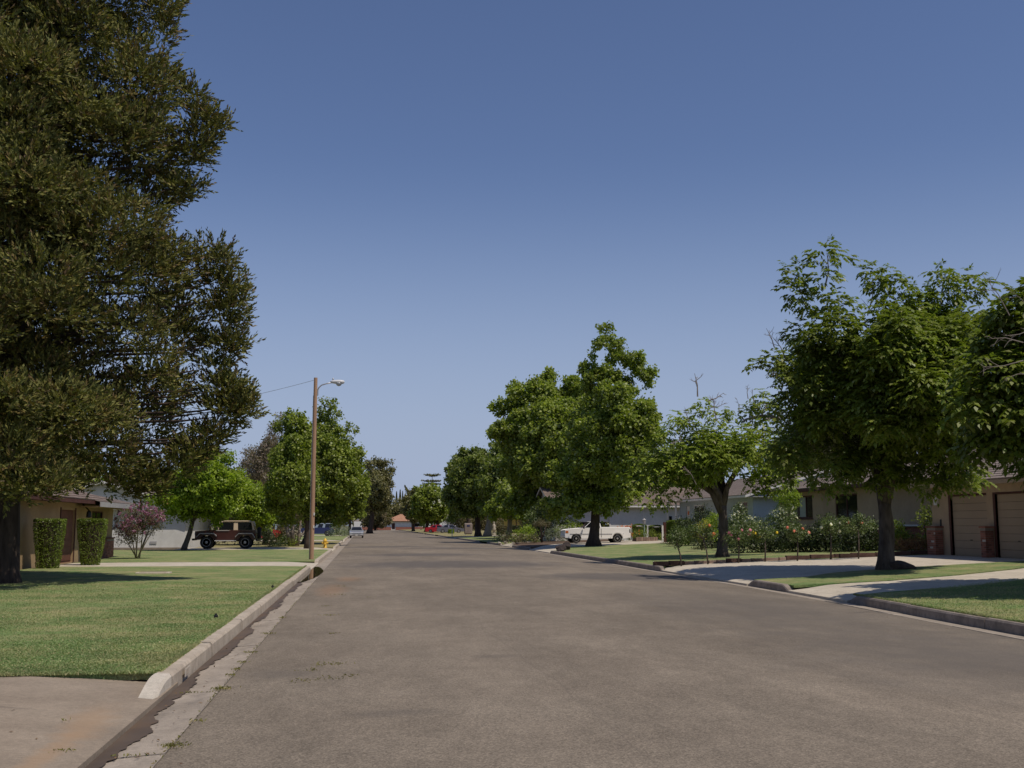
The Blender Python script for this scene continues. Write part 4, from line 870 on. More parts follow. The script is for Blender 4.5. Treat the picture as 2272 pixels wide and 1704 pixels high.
hol = [(43.6 - 41.2, 45.4 - 41.2, 1.55, 3.1), (50.6 - 41.2, 53.1 - 41.2, 1.85, 3.15), (56.0 - 41.2, 58.9 - 41.2, 1.95, 3.2), (46.4 - 41.2, 47.5 - 41.2, .7, 2.9)]
hol = [hol[1], hol[2], (1.2, 2.3, .68, 2.85)]
wallp(t, (xh, 39.3, 0), Y_, 21.4, .2, 3.48, [(a + 1.9, b + 1.9, c, d) for a, b, c, d in hol[:2]] + [hol[2]], M['tanwall2'], -X_)
for h_ in hol[:2]:
    window(t, (xh, 39.3, 0), Y_, -X_, (h_[0] + 1.9, h_[1] + 1.9, h_[2], h_[3]), M['brown'], 3 if h_ is hol[1] else 2, curtain=1 if h_ is hol[1] else None, fw=.09)
MB().obox((xh + .08, 39.3 + 1.2, .68), (.04, 0, 0), (0, 1.1, 0), (0, 0, 2.17)).build('door', M['brown_door'], t)
MB().obox((xh - .22, 44.4, 1.55), (.25, 0, 0), (0, 2.6, 0), (0, 0, .07)).build('ledge', M['wpaint'], t)
MB().obox((xh - .10, 42.2, .5), (.1, 0, 0), (0, 7.2, 0), (0, 0, 1.0)).build('planter_wall', M['brick'], t)
wallp(t, (xh + .162, 60.7, 0), X_, 10, .2, 3.48, [], M['tanwall2'], Y_)
wallp(t, (xh + .162, 39.3, 0), X_, 10, 3.2, 3.48, [], M['tanwall2'], -Y_)
roof(t, xh, xh + 11, 39.3, 60.7, 3.55, .30, 'y', (False, True), M['roof_tan'], M['brown'], .7, gm=M['tanwall2'])
# ---- right, second: pale blue house
t = thing('house', 'pale blue house with white-framed windows and white eaves between tan and white houses', 'house', (0, 0, 0))
xb = 24.2; hb = [(1.0, 2.9, 2.1, 3.1), (9.9, 12.3, 1.7, 3.05), (13.4, 14.4, .8, 3.0)]
wallp(t, (xb, 65.6, 0), Y_, 16, .2, 3.42, hb, M['bluewall'], -X_); wallp(t, (xb + .162, 65.6, 0), X_, 10, .2, 3.42, [], M['bluewall'], -Y_)
window(t, (xb, 65.6, 0), Y_, -X_, hb[0], M['wpaint'], 2); window(t, (xb, 65.6, 0), Y_, -X_, hb[1], M['wpaint'], 2)
d = MB().obox((xb + .08, 65.6 + 13.4, .8), (.04, 0, 0), (0, 1, 0), (0, 0, 2.2)).build('door', M['wpaint'], t); MB().lathe([(.05, 0), (.14, 0), (.14, .05), (.05, .05)], 'x', 12, (xb + .02, 65.6 + 13.9, 2.5)).build('door_wreath', M['b_orange'], d)
for y in (79.0, 81.2): MB().obox((xb - 1.1, y, .5), (.12, 0, 0), (0, .12, 0), (0, 0, 2.95)).build('porch_post', M['wpaint'], t)
roof(t, xb, xb + 10, 65.6, 81.6, 3.48, .30, 'y', (False, False), M['roof_tan'], M['wpaint'], .75, gm=M['bluewall'])
mb = MB(); course_plane(mb, (xb - 1.3, 78.3, 3.35), (xb - 1.3, 81.8, 3.35), (xb + 1, 81.8, 3.9), (xb + 1, 78.3, 3.9)); mb.build('porch_roof', M['roof_tan'], t)
# ---- right, third: white house with side garage behind the pickup
t = thing('house', 'white house with brown shingle roof and half-open garage behind the white pickup', 'house', (0, 0, 0))
yw = 88.0; hw = [(3.1, 5.7, .62, 2.75)]
wallp(t, (15.6, yw, 0), X_, 13.5, .2, 3.2, [(1.7, 4.5, .62, 2.7)], M['wwall'], -Y_); wallp(t, (15.6, yw + .162, 0), Y_, 8.8, .2, 3.2, [], M['wwall'], -X_)
gd = MB().obox((17.32, yw + .12, 1.85), (2.76, 0, 0), (0, .05, 0), (0, 0, .85)).build('garage_door', M['wpaint'], t)
for i in range(2): MB().obox((17.34, yw + .10, 1.87 + i * .42), (2.72, 0, 0), (0, .03, 0), (0, 0, .40)).build('panel', M['wpaint'], gd, bevel=.01)
for s_ in (17.2, 20.1): MB().obox((s_, yw - .03, .6), (.1, 0, 0), (0, .06, 0), (0, 0, 2.15)).build('door_jamb', M['wpaint'], t)
MB().obox((17.3, yw + 4, .5), (2.8, 0, 0), (0, .05, 0), (0, 0, 2.4)).build('garage_interior', M['dark_in'], t)
MB().obox((25.15, yw - .03, 1.95), (.26, 0, 0), (0, .04, 0), (0, 0, .38)).build('window', M['glass'], t)
MB().obox((22.95, yw - .04, .6), (.07, 0, 0), (0, .06, 0), (0, 0, 2.5)).build('downpipe', M['wpaint'], t)
roof(t, 15.6, 29.1, yw, yw + 9, 3.22, .33, 'x', (False, False), M['roof_brown'], M['wpaint'], .55, gm=M['wwall'])
# ---- right: yellow porch house, far
t = thing('house', 'small yellow house with dark porch posts beyond the garden bed', 'house', (0, 0, 0))
p0 = P(1133, 1184, 160); p1 = P(1168, 1184, 160)
wallp(t, (p0.x - 1, 160, 0), X_, 10, .3, 3.3, [(2.6, 3.1, 1.1, 2.9), (3.9, 4.4, 1.1, 2.9), (5.3, 5.9, .5, 2.9)], M['yellow_wall'], -Y_)
for x in (2.85, 4.15, 5.6): MB().obox((p0.x - 1 + x - .35, 160.3, .5), (.7, 0, 0), (0, .05, 0), (0, 0, 2.7)).build('window', M['dark_in'], t)
for x in (1.6, 3.4, 4.9): MB().obox((p0.x - 1 + x, 158.6, .4), (.14, 0, 0), (0, .14, 0), (0, 0, 2.8)).build('porch_post', M['brown'], t)
roof(t, p0.x - 1, p0.x + 9, 158.6, 168, 3.35, .3, 'x', (False, False), M['roof_tan'], M['brown'], .5, gm=M['yellow_wall'])
# ---- far end of the street
t = thing('house', 'white house with orange brown roof and red brick base at the street end', 'house', (0, 0, 0))
ye = 356
wallp(t, (-3.0, ye, 0), X_, 36, 0, 2.75, [(12.2, 13.2, .2, 2.2), (3.2, 5.2, 1.1, 2.2), (19, 22, 1.1, 2.2)], M['wwall'], -Y_)
for a, b, c, d in ((12.2, 13.2, .2, 2.2), (3.2, 5.2, 1.1, 2.2), (19, 22, 1.1, 2.2)): MB().obox((-3 + a, ye + .1, c), (b - a, 0, 0), (0, .03, 0), (0, 0, d - c)).build('window', M['brown'] if a == 12.2 else M['glass'], t)
for a, b in ((0, 12), (13.4, 36)): MB().obox((-3 + a, ye - .12, 0), (b - a, 0, 0), (0, .12, 0), (0, 0, 1.0)).build('brick_base', M['brick'], t)
roof(t, 7.5, 17.5, ye, ye + 10, 2.9, .42, 'x', (True, True), M['roof_red'], M['brown'], .8, gm=M['wwall'])
roof(t, -3, 7.4, ye + 1, ye + 9, 2.8, .30, 'x', (True, False), M['roof_tan'], M['brown'], .5, gm=M['wwall'], name='wing_roof'); roof(t, 18.5, 33, ye + 1, ye + 9, 2.8, .30, 'x', (False, True), M['roof_tan'], M['brown'], .5, gm=M['wwall'], name='wing_roof')

# ================================================================ STREET FURNITURE
b0 = G(691, 1241, .125)
t = thing('street_lamp', 'tall brown wooden pole with curved arm and pale street lamp head', 'street lamp', (b0.x, b0.y, .125))
ph = (P(693, 838, b0.y).z - .125)
MB().tube([(0, 0, -.3), (0, 0, ph * .33), (.0, 0, ph * .66), (.0, 0, ph)], [.098, .092, .086, .080], 14).build('pole', M['polewood'], t, smooth=False)
MB().tube([(.09, -.02, ph - .60), (.14, -.02, ph - .45), (.26, -.03, ph - .33), (.48, -.04, ph - .26), (.72, -.04, ph - .21)], [.032, .03, .028, .026, .026], 8).build('arm', M['steel'], t, smooth=True)
MB().box((.105, 0, ph - .64), (.06, .10, .30)).build('bracket', M['steel'], t, bevel=.01)
hd = MB().lathe([(.02, .64), (.07, .67), (.10, .76), (.13, .92), (.14, 1.08), (.11, 1.22), (.04, 1.27)], 'x', 14); hd.v = [(a, b, c * .62 + ph - .18 + (.02 if c > 0 else 0)) for a, b, c in hd.v]; h = hd.build('lamp_head', M['lampwhite'], t, smooth=True)
ln = MB().lathe([(.02, -.16), (.09, -.13), (.13, -.06), (.14, 0)], 'z', 14, (1.02, 0, ph - .20)); ln.build('lens', M['lens'], h, smooth=True)
MB().lathe([(.03, 0), (.035, .08), (.02, .1)], 'z', 8, (.76, 0, ph - .10)).build('photocell', M['steel'], h)
for z in (1.95, 1.40): MB().box((.075, -.075, z), (.05, .06, .12)).build('reflector_tag', M['wpaint'], t)
MB().tube([(-.098, -.02, 0), (-.09, -.02, ph * .6), (-.085, -.02, ph - .8)], .014, 6).build('conduit', M['steel'], t)
wr = MB(); pts_ = []
for i in range(25):
    q = i / 24; e = Vector((-13.0, 12.0, -.9)); pts_.append(Vector((-.1, 0, ph - .12)) + e * q - Vector((0, 0, 1)) * (1.2 * q * (1 - q)))
o = MB().tube([Vector(p) + Vector(t.location) for p in pts_], .009, 5).build('overhead_wire', M['steel']); tag(o, 'thin overhead wire running left from the lamp pole into the conifer', 'wire')
b0 = G(721, 1216, .125)
t = thing('fire_hydrant', 'yellow fire hydrant on the left lawn beside the kerb', 'hydrant', (b0.x, b0.y, .125))
MB().lathe([(.15, 0), (.15, .04), (.10, .05), (.095, .40), (.13, .42), (.13, .46), (.115, .50), (.085, .57), (.035, .60), (.03, .64), (.0, .645)], 'z', 14).build('body', M['hydrant'], t, smooth=True)
for s_, a in ((1, 'x'), (-1, 'x')): MB().lathe([(.05, .08 * s_), (.05, .16 * s_), (.062, .165 * s_), (.062, .20 * s_), (.02, .21 * s_)], 'x', 10, (0, 0, .33)).build('outlet', M['hydrant'], t)
MB().lathe([(.07, -.08), (.07, -.15), (.08, -.155), (.08, -.20), (.03, -.22)], 'y', 12, (0, 0, .28)).build('outlet', M['hydrant'], t)
# garden lamp with verdigris post on the white house's side lawn
p = P(1430, 1190, 80); zb = zr(p.x, 80)
t = thing('garden_lamp', 'slim garden lantern on a verdigris post before the white house', 'garden lamp', (p.x, 80, zb))
MB().lathe([(.14, 0), (.12, .05), (.06, .1), (.05, .35), (.11, .42), (.11, .5), (.045, .58), (.035, 1.05), (.05, 1.1), (.03, 1.15)], 'z', 12).build('post', M['verdigris'], t, smooth=True)
MB().lathe([(.03, 1.15), (.09, 1.22), (.15, 1.5), (.17, 1.52), (.05, 1.60), (.01, 1.66)], 'z', 6).build('lantern', M['brick'] if False else M['greytrim'], t)
# grey sign board and stone figure far right, sale sign far left
p = P(1039, 1180, 150); t = thing('notice_board', 'grey free-standing board with dark blue panel on the far right lawn', 'notice board', (p.x, 150, zr(p.x, 150)))
MB().box((0, 0, .85), (1.15, .25, 1.5)).build('board', M['roof_tan'], t, bevel=.12); MB().box((.0, -.135, 1.25), (.40, .03, .22)).build('panel', M['blue_car'], t)
for s_ in (-.4, .4): MB().box((s_, 0, .05), (.12, .12, .25)).build('leg', M['greytrim'], t)
p = P(1096, 1188, 138); t = thing('garden_statue', 'pale stone garden figure on the far right lawn between tree trunks', 'statue', (p.x, 138, zr(p.x, 138)))
MB().lathe([(.28, 0), (.28, .15), (.18, .2), (.18, .45), (.25, .5)], 'z', 10).build('pedestal', M['stone_pale'], t); MB().lathe([(.2, .5), (.24, .8), (.17, 1.05), (.22, 1.25), (.10, 1.4), (.07, 1.45), (.11, 1.55), (.09, 1.68), (.02, 1.72)], 'z', 10).build('figure', M['stone_pale'], t, smooth=True)
p = P(780, 1188, 140); t = thing('sale_sign', 'narrow white and red sign beside the silver car', 'sign', (p.x, 140, .125))
MB().box((0, 0, .8), (.07, .07, 1.6)).build('post', M['wpaint'], t); MB().box((.03, -.05, 1.0), (.20, .03, 1.0)).build('board', M['wpaint'], t); MB().box((.03, -.07, .95), (.16, .02, .2)).build('red_panel', M['red_car'], t)
# mailboxes on the right
for (px, py, Y, lb) in ((1003, 1190, 135, 'pale post-mounted letterbox near the grey car'),):
    p = P(px, py, Y); t = thing('letterbox', lb, 'letterbox', (p.x, Y, zr(p.x, Y))); MB().box((0, 0, .5), (.09, .09, 1.0)).build('post', M['wpaint'], t); MB().box((0, -.05, 1.1), (.18, .45, .22)).build('box', M['wpaint'], t, bevel=.03)
# rocks at the drive entrance
for i, (px, py, s_, mt, lb) in enumerate(((1181, 1219, .95, 'stone_dark', 'large dark rock in front at the pickup drive entrance'), (1177, 1212, .75, 'stone_dark', 'dark upright rock behind the larger one by the pickup drive'), (1160, 1222, .55, 'stone_dark', 'small dark rock on the kerb end left of the large one'), (1108, 1206, .40, 'stone_pale', 'pale rock at the left edge of the planted bed'), (1122, 1205, .45, 'stone_pale', 'pale rock second from left along the planted bed'), (1139, 1206, .42, 'stone_pale', 'pale rock at the right of the planted bed edge'), (1147, 1207, .35, 'stone_dark', 'small dark rock beside the pale bed rocks'))):
    z0 = .16 if i < 3 else .2; p = G(px, py, z0) if i > 2 else Vector(((kr(62) + .45, 61.6), (kr(62) + 1.0, 62.6), (kr(62) + .25, 60.2))[i] + (0,)); bm = bmesh.new(); bmesh.ops.create_icosphere(bm, subdivisions=3, radius=.5); qq = random.Random(i + 20)
    cuts = [(Vector((qq.uniform(-1, 1), qq.uniform(-1, 1), qq.uniform(-.3, 1))).normalized(), qq.uniform(.28, .42)) for _ in range(9)]
    for v in bm.verts:
        for nrm, dd in cuts:
            e = v.co.dot(nrm) - dd
            if e > 0: v.co -= nrm * e
    me = bpy.data.meshes.new('rock'); bm.to_mesh(me); bm.free(); me.materials.append(M[mt]); o = link('rock', me); o.location = (p.x, p.y, z0 + .12 * s_ + (.12 if i == 1 else 0)); o.scale = (s_ * .8, s_ * .7, s_ * (.55 if i != 1 else .8)); tag(o, lb, 'rock')

# ================================================================ VEHICLES
def prism(mb, pts, y0, y1):
    n = len(pts); vs = [(a, y0, b) for a, b in pts] + [(a, y1, b) for a, b in pts]
    return mb.add(vs, [tuple(range(n)), tuple(range(n, 2 * n))[::-1]] + [(i, (i + 1) % n, n + (i + 1) % n, n + i) for i in range(n)])
def wheel(parent, x, y, r, wd, side, rim='rim'):
    w_ = bpy.data.objects.new('wheel', None); col.objects.link(w_); w_.parent = parent; w_.location = (x, y, r)
    MB().lathe([(r * .62, -wd / 2), (r * .93, -wd / 2), (r, -wd * .32), (r, wd * .32), (r * .93, wd / 2), (r * .62, wd / 2)], 'y', 24).build('tyre', M['black'], w_, smooth=False)
    s = side * wd / 2
    MB().lathe([(r * .64, s * 1.0), (r * .58, s * 1.02), (r * .50, s * .7), (r * .28, s * .75), (r * .22, s * 1.0), (r * .05, s * 1.02)], 'y', 20).build('rim', M[rim], w_)
def vehicle(name, label, loc, rz, paint, top, arches, zs, W, cab, wr, roofm=None, glassd=.012, extra=None, wd=.2, rim='rim', bands=None, hl=None):
    """nose towards +x. top: outline of the body's upper edge nose to tail; arches: [(x, r)]; cab: (x0b, x0t, x1t, x1b, zb, zt, wb, wt)"""
    t = thing(name, label, 'pickup' if 'pickup' in name else 'car', loc, rz)
    pts = list(top)
    low = []
    for (ax, ar) in sorted(arches, key=lambda q: q[0]):
        for k in range(9): an = math.pi - math.pi * k / 8; low.append((ax + ar * math.cos(an), max(zs, wr + ar * math.sin(an) * 1.0) if 0 < k < 8 else zs))
    full = pts + [(pts[-1][0], zs + .05)] + low + [(pts[0][0], zs + .05)]
    mb = MB(); prism(mb, full, -W / 2, W / 2); mb.build('body', M[paint], t, bevel=.035)
    MB().box((sum(p[0] for p in (top[0], top[-1])) / 2, 0, (zs + wr + .1) / 2 + .08), (abs(top[0][0] - top[-1][0]) * .8, W * .6, .3)).build('chassis', M['black'], t)
    x0b, x0t, x1t, x1b, zb, zt, wb, wt = cab
    c = MB(); c.add([(x0b, -wb, zb), (x0b, wb, zb), (x1b, wb, zb), (x1b, -wb, zb), (x0t, -wt, zt), (x0t, wt, zt), (x1t, wt, zt), (x1t, -wt, zt)], [(0, 3, 2, 1), (4, 5, 6, 7), (0, 1, 5, 4), (1, 2, 6, 5), (2, 3, 7, 6), (3, 0, 4, 7)])
    c.build('cabin', M[roofm or paint], t, bevel=.03)
    def quad(nm, a, b, c_, d, off, mt='glass'):
        a, b, c_, d = map(Vector, (a, b, c_, d)); off = Vector(off); MB().add([a, b, c_, d, a + off, b + off, c_ + off, d + off], [(0, 3, 2, 1), (4, 5, 6, 7), (0, 1, 5, 4), (1, 2, 6, 5), (2, 3, 7, 6), (3, 0, 4, 7)]).build(nm, M[mt], t)
    def L2(a, b, k): return a + (b - a) * k
    m0, m1 = .12, .10
    def fb(xb, xt, s, nm):
        za, zb2 = L2(zb, zt, m0), L2(zb, zt, 1 - m1); xa, xc = L2(xb, xt, m0), L2(xb, xt, 1 - m1); wa, wc = L2(wb, wt, m0) - .07, L2(wb, wt, 1 - m1) - .07
        quad(nm, (xa, -wa, za), (xa, wa, za), (xc, wc, zb2), (xc, -wc, zb2), (s * glassd, 0, .004))
    fb(x0b, x0t, 1, 'windscreen'); fb(x1b, x1t, -1, 'rear_window')
    for s in (-1, 1):
        for (k0, k1) in (bands or [(0, 1)]):
            za, zc = L2(zb, zt, .10), L2(zb, zt, .88)
            def xx(k, f): return L2(L2(x0b, x0t, f), L2(x1b, x1t, f), k)
            g0, g1 = k0 + .035, k1 - .035
            wa, wc = L2(wb, wt, .10), L2(wb, wt, .88)
            quad('side_window', (xx(g0, .10), s * wa, za), (xx(g1, .10), s * wa, za), (xx(g1, .88), s * wc, zc), (xx(g0, .88), s * wc, zc), (0, s * .008, 0))
    for (ax, ar) in arches:
        for s in (-1, 1): wheel(t, ax, s * (W / 2 - wd / 2 - .01), wr, wd, s, rim)
    if extra: extra(t, quad)
    return t
# white pickup across the right drive, nose to the street
def ex(t, quad):
    MB().box((-1.33, 0, 1.045), (2.05, 1.44, .02)).build('bed_liner', M['greytrim'], t)
    for s in (-1, 1): MB().box((-1.33, s * .78, 1.09), (2.12, .09, .10)).build('bed_rail', M['white_car'], t, bevel=.02)
    MB().box((-2.36, 0, 1.08), (.07, 1.6, .12)).build('tailgate', M['white_car'], t, bevel=.02)
    MB().box((2.33, 0, .52), (.16, 1.62, .20)).build('bumper', M['white_car'], t, bevel=.03); MB().box((-2.42, 0, .50), (.14, 1.6, .14)).build('bumper', M['chrome'], t, bevel=.02)
    MB().box((2.30, 0, .78), (.05, 1.5, .26)).build('grille', M['blackm'], t)
    for s in (-1, 1):
        MB().box((2.32, s * .62, .80), (.06, .28, .18)).build('headlight', M['headlens'], t); MB().box((2.22, s * .83, .80), (.20, .03, .15)).build('indicator', M['orange_lens'], t); MB().box((-2.36, s * .80, .86), (.08, .06, .26)).build('tail_light', M['redlens'], t)
        MB().box((1.02, s * .98, 1.10), (.10, .16, .14)).build('mirror', M['blackm'], t, bevel=.02)
        MB().box((-.27, s * .842, .72), (.02, .012, .62)).build('door_gap', M['black'], t)
        MB().box((.05, s * .845, .66), (3.9, .018, .035)).build('side_moulding', M['greytrim'], t)
        b = MB(); n = 10
        for k in range(n + 1):
            an = math.pi * k / n
            for r_ in (.40, .50): b.v.append((-1.45 + r_ * math.cos(an), s * .842, .34 + r_ * math.sin(an)))
            for r_ in (.40, .50): b.v.append((-1.45 + r_ * math.cos(an), s * .885, .34 + r_ * math.sin(an)))
        for k in range(n): o_ = k * 4; b.f += [(o_ + 2, o_ + 3, o_ + 7, o_ + 6), (o_ + 1, o_ + 5, o_ + 7, o_ + 3), (o_, o_ + 2, o_ + 6, o_ + 4)]
        b.build('wheel_flare', M['white_car'], t)
        MB().box((.32, s * .85, .98), (.14, .02, .03)).build('handle', M['blackm'], t)
pk = P(1322, 1205, 77.0); zpk = zr(pk.x, 77) - .01
vehicle('pickup_truck', 'white single-cab pickup truck parked across the drive behind the sweetgum trunk', (pk.x, 77.2, zpk), math.pi, 'white_car', [(2.33, .55), (2.33, .88), (2.2, .95), (1.2, 1.04), (.95, 1.06), (-2.38, 1.04), (-2.38, .5)], [(1.55, .40), (-1.45, .40)], .38, 1.66, (1.02, .42, -.18, -.32, 1.05, 1.56, .76, .64), .335, extra=ex, bands=[(0, .96)], wd=.21)
# dark open off-roader
def ex(t, quad):
    for s in (-1, 1):
        for ax in (1.15, -1.22):
            b = MB(); n = 10
            pr = [(-.62, .78) if ax > 0 else (-.60, .70), (-.44, .93), (.40, .93), (.60, .72)]
            for k, (a_, z_) in enumerate(pr): b.v += [(ax + a_, s * .74, z_), (ax + a_, s * .93, z_ - .01), (ax + a_, s * .74, z_ + .055), (ax + a_, s * .93, z_ + .05)]
            for k in range(3): o_ = k * 4; b.f += [(o_, o_ + 1, o_ + 5, o_ + 4), (o_ + 2, o_ + 6, o_ + 7, o_ + 3), (o_ + 1, o_ + 3, o_ + 7, o_ + 5), (o_, o_ + 4, o_ + 6, o_ + 2)]
            b.f += [(0, 2, 3, 1), (12, 13, 15, 14)]; b.build('wheel_flare', M['greytrim'], t)
        MB().box((-.02, s * .82, .50), (1.35, .12, .07)).build('side_step', M['greytrim'], t, bevel=.02)
        MB().lathe([(.10, 1.87), (.10, 1.90), (.08, 1.92)], 'x', 14, (0, s * .42, .93)).build('headlight', M['headlens'], t)
        MB().box((.62, s * .95, 1.25), (.06, .16, .2)).build('mirror', M['blackm'], t); MB().box((-1.82, s * .68, .85), (.06, .12, .16)).build('tail_light', M['redlens'], t)
        MB().box((.18, s * .772, 1.14), (.80, .02, .04)).build('door_rail', M['greytrim'], t)
        MB().tube([(.62, s * .70, 1.16), (.50, s * .66, 1.62)], .03, 6).build('windscreen_frame', M['blackm'], t)
    MB().box((1.98, 0, .58), (.12, 1.5, .12)).build('bumper', M['blackm'], t); MB().box((-1.92, 0, .55), (.12, 1.4, .12)).build('bumper', M['blackm'], t)
    MB().lathe([(.16, -.1), (.36, -.1), (.38, 0), (.36, .1), (.16, .1)], 'x', 20, (-2.02, 0, .98)).build('spare_wheel', M['black'], t)
    for k in range(7): MB().box((1.875, -.28 + k * .093, .92), (.02, .04, .32)).build('grille_bar', M['blackm'], t)
    MB().box((-.62, 0, 1.73), (1.62, 1.36, .07)).build('roof', M['tan_hard'], t, bevel=.02)
jp = P(505, 1214, 71.6)
J = vehicle('off_road_car', 'dark maroon off-roader with tan hardtop and large tyres on the left drive', (jp.x - .05, 71.4, .118), math.pi, 'maroon_car', [(1.86, .62), (1.86, 1.10), (.66, 1.18), (.60, 1.20), (.52, 1.12), (-.25, 1.12), (-.3, 1.16), (-1.84, 1.16), (-1.84, .60)], [(1.15, .46), (-1.22, .46)], .56, 1.48, (.52, .42, -1.66, -1.80, 1.12, 1.72, .70, .62), .40, roofm='tan_hard', extra=ex, bands=[(0.0, .47), (.52, .98)], wd=.29)
# small cars down the street
def lights(xn, xt, w_, zf, zt_):
    def f(t, quad):
        for s in (-1, 1):
            MB().box((xn, s * w_, zf), (.10, .34, .14)).build('headlight', M['headlens'], t, bevel=.02); MB().box((xt, s * w_, zt_), (.08, .3, .16)).build('tail_light', M['redlens'], t); MB().box((.62, s * (w_ + .36), .98), (.12, .16, .12)).build('mirror', M['blackm'], t)
        MB().box((xn + .02, 0, zf - .16), (.05, 1.0, .10)).build('grille', M['blackm'], t); MB().box((xn + .04, 0, .38), (.12, 1.6, .12)).build('bumper', M['greytrim'], t, bevel=.03); MB().box((xn + .11, 0, .38), (.02, .32, .14)).build('number_plate', M['wpaint'], t)
    return f
SED = [(2.25, .4), (2.25, .66), (2.1, .74), (1.1, .90), (-1.5, .94), (-2.2, .90), (-2.28, .5)]
vehicle('parked_car', 'silver rounded car parked facing us at the left kerb', (KL + 1.02, 139, 0), -math.pi / 2, 'silver_car', SED, [(1.4, .37), (-1.35, .37)], .24, 1.72, (1.15, .35, -.9, -1.75, .9, 1.40, .78, .58), .31, extra=lights(2.22, -2.26, .62, .66, .78), bands=[(0.02, .5), (.53, .93)])
p = P(703, 1187, 150)
vehicle('parked_car', 'dark blue sport utility car parked far left beyond the lamp pole', (p.x, 150, .12), math.pi, 'blue_car', [(2.3, .5), (2.3, .92), (2.15, 1.0), (1.25, 1.10), (-2.25, 1.12), (-2.32, .5)], [(1.45, .42), (-1.4, .42)], .34, 1.78, (1.2, .62, -2.05, -2.22, 1.1, 1.72, .84, .70), .37, roofm='bluegrey', extra=lights(2.28, -2.31, .68, .84, .95), bands=[(0.02, .30), (.33, .60), (.63, .97)], wd=.24)
p = P(999, 1184, 187)
vehicle('parked_car', 'grey saloon car side-on beyond the dark street trees', (p.x, 187, zr(p.x, 187)), 0, 'greycar', SED, [(1.4, .37), (-1.35, .37)], .24, 1.74, (1.15, .35, -.9, -1.75, .9, 1.40, .78, .58), .31, extra=lights(2.22, -2.26, .62, .66, .78), bands=[(0.02, .5), (.53, .93)], rim='wpaint')
p = P(972, 1181, 199)
vehicle('parked_car', 'bright red car half hidden behind the grey saloon', (p.x, 197, zr(p.x, 197)), -.3, 'red_car', SED, [(1.4, .37), (-1.35, .37)], .24, 1.74, (1.15, .35, -.9, -1.75, .9, 1.40, .78, .58), .31, extra=lights(2.22, -2.26, .62, .66, .78), bands=[(0.02, .5), (.53, .93)])
p = P(622, 1189, 124)
vehicle('parked_car', 'beige and grey car seen behind the pale multi-stem tree', (p.x, 124, .12), 0, 'beige_car', SED, [(1.4, .37), (-1.35, .37)], .26, 1.78, (1.25, .45, -1.3, -2.0, .9, 1.5, .82, .66), .33, extra=lights(2.22, -2.26, .62, .66, .78), roofm='bluegrey', bands=[(0.02, .5), (.53, .93)])
p = P(597, 1200, 118)
vehicle('parked_car', 'dark red car with white bumper behind the round shrub', (p.x - .6, 112.8, .12), math.pi, 'red_car', SED, [(1.4, .37), (-1.35, .37)], .24, 1.74, (1.15, .35, -.9, -1.75, .9, 1.40, .78, .58), .31, extra=lights(2.22, -2.26, .62, .66, .78), bands=[(0.02, .5), (.53, .93)])

# ================================================================ VEGETATION
def gr(px, py, z): p = G(px, py, z); return (p.x, p.y, z)
# ---- big conifer on the left lawn
def fingers(rg, lobes, dens, ln=.34, n=8, bl=.15, bw=.052, inner=.35, upw=.42):
    """upturned finger-like sprays: short narrow blades all round a small twig"""
    Cs = []; Os = []
    for (c, r) in lobes:
        c = np.array(c); k = max(10, int(dens * 4 * math.pi * r * r * (.35 if r == .95 else 1.7 if r < .52 else 1))); d = rg.normal(size=(k, 3)); d /= np.linalg.norm(d, axis=1, keepdims=True)
        h = np.array([c[0], c[1], 0.]); h /= np.linalg.norm(h) + 1e-6; fac = d @ (h * .75 + np.array([0, 0, .65])); d = d[fac > -.22 - .25 * rg.random(k)]; k = len(d)
        ph = rg.random(3) * 6; wv = 1 + .22 * np.sin(d[:, 0] * 5 + ph[0]) * np.sin(d[:, 1] * 5 + ph[1]) + .12 * np.sin(d[:, 2] * 7 + ph[2])
        Cs.append(c + d * (r * wv * (1 - inner * rg.random(k) ** 1.6))[:, None] * [1, 1, .72]); Os.append(d)
    Cs = np.vstack(Cs); O = np.vstack(Os); m = len(Cs)
    A = O * .75 + rg.normal(size=O.shape) * .32; A[:, 2] = A[:, 2] * .7 + upw; A /= np.linalg.norm(A, axis=1, keepdims=True)
    l = ln * (.65 + .6 * rg.random(m)); t = np.tile(np.linspace(0, 1, n), m); Cr, Ar, lr = np.repeat(Cs, n, 0), np.repeat(A, n, 0), np.repeat(l, n)
    sd = rg.normal(size=Ar.shape); sd -= Ar * (sd * Ar).sum(1, keepdims=True); sd /= np.linalg.norm(sd, axis=1, keepdims=True)
    D = Ar * .8 + sd * .62 * (1 - t * .6)[:, None]; D /= np.linalg.norm(D, axis=1, keepdims=True); L = bl * (1.1 - .35 * t) * (.8 + .4 * rg.random(len(t)))
    C = Cr + Ar * (lr * t)[:, None] + D * (L * .45)[:, None]; Nn = rg.normal(size=C.shape) + sd * 1.2
    brown = (rg.random(m) < .16); return C, D, Nn, L, np.full(len(L), bw), np.repeat(brown, n)
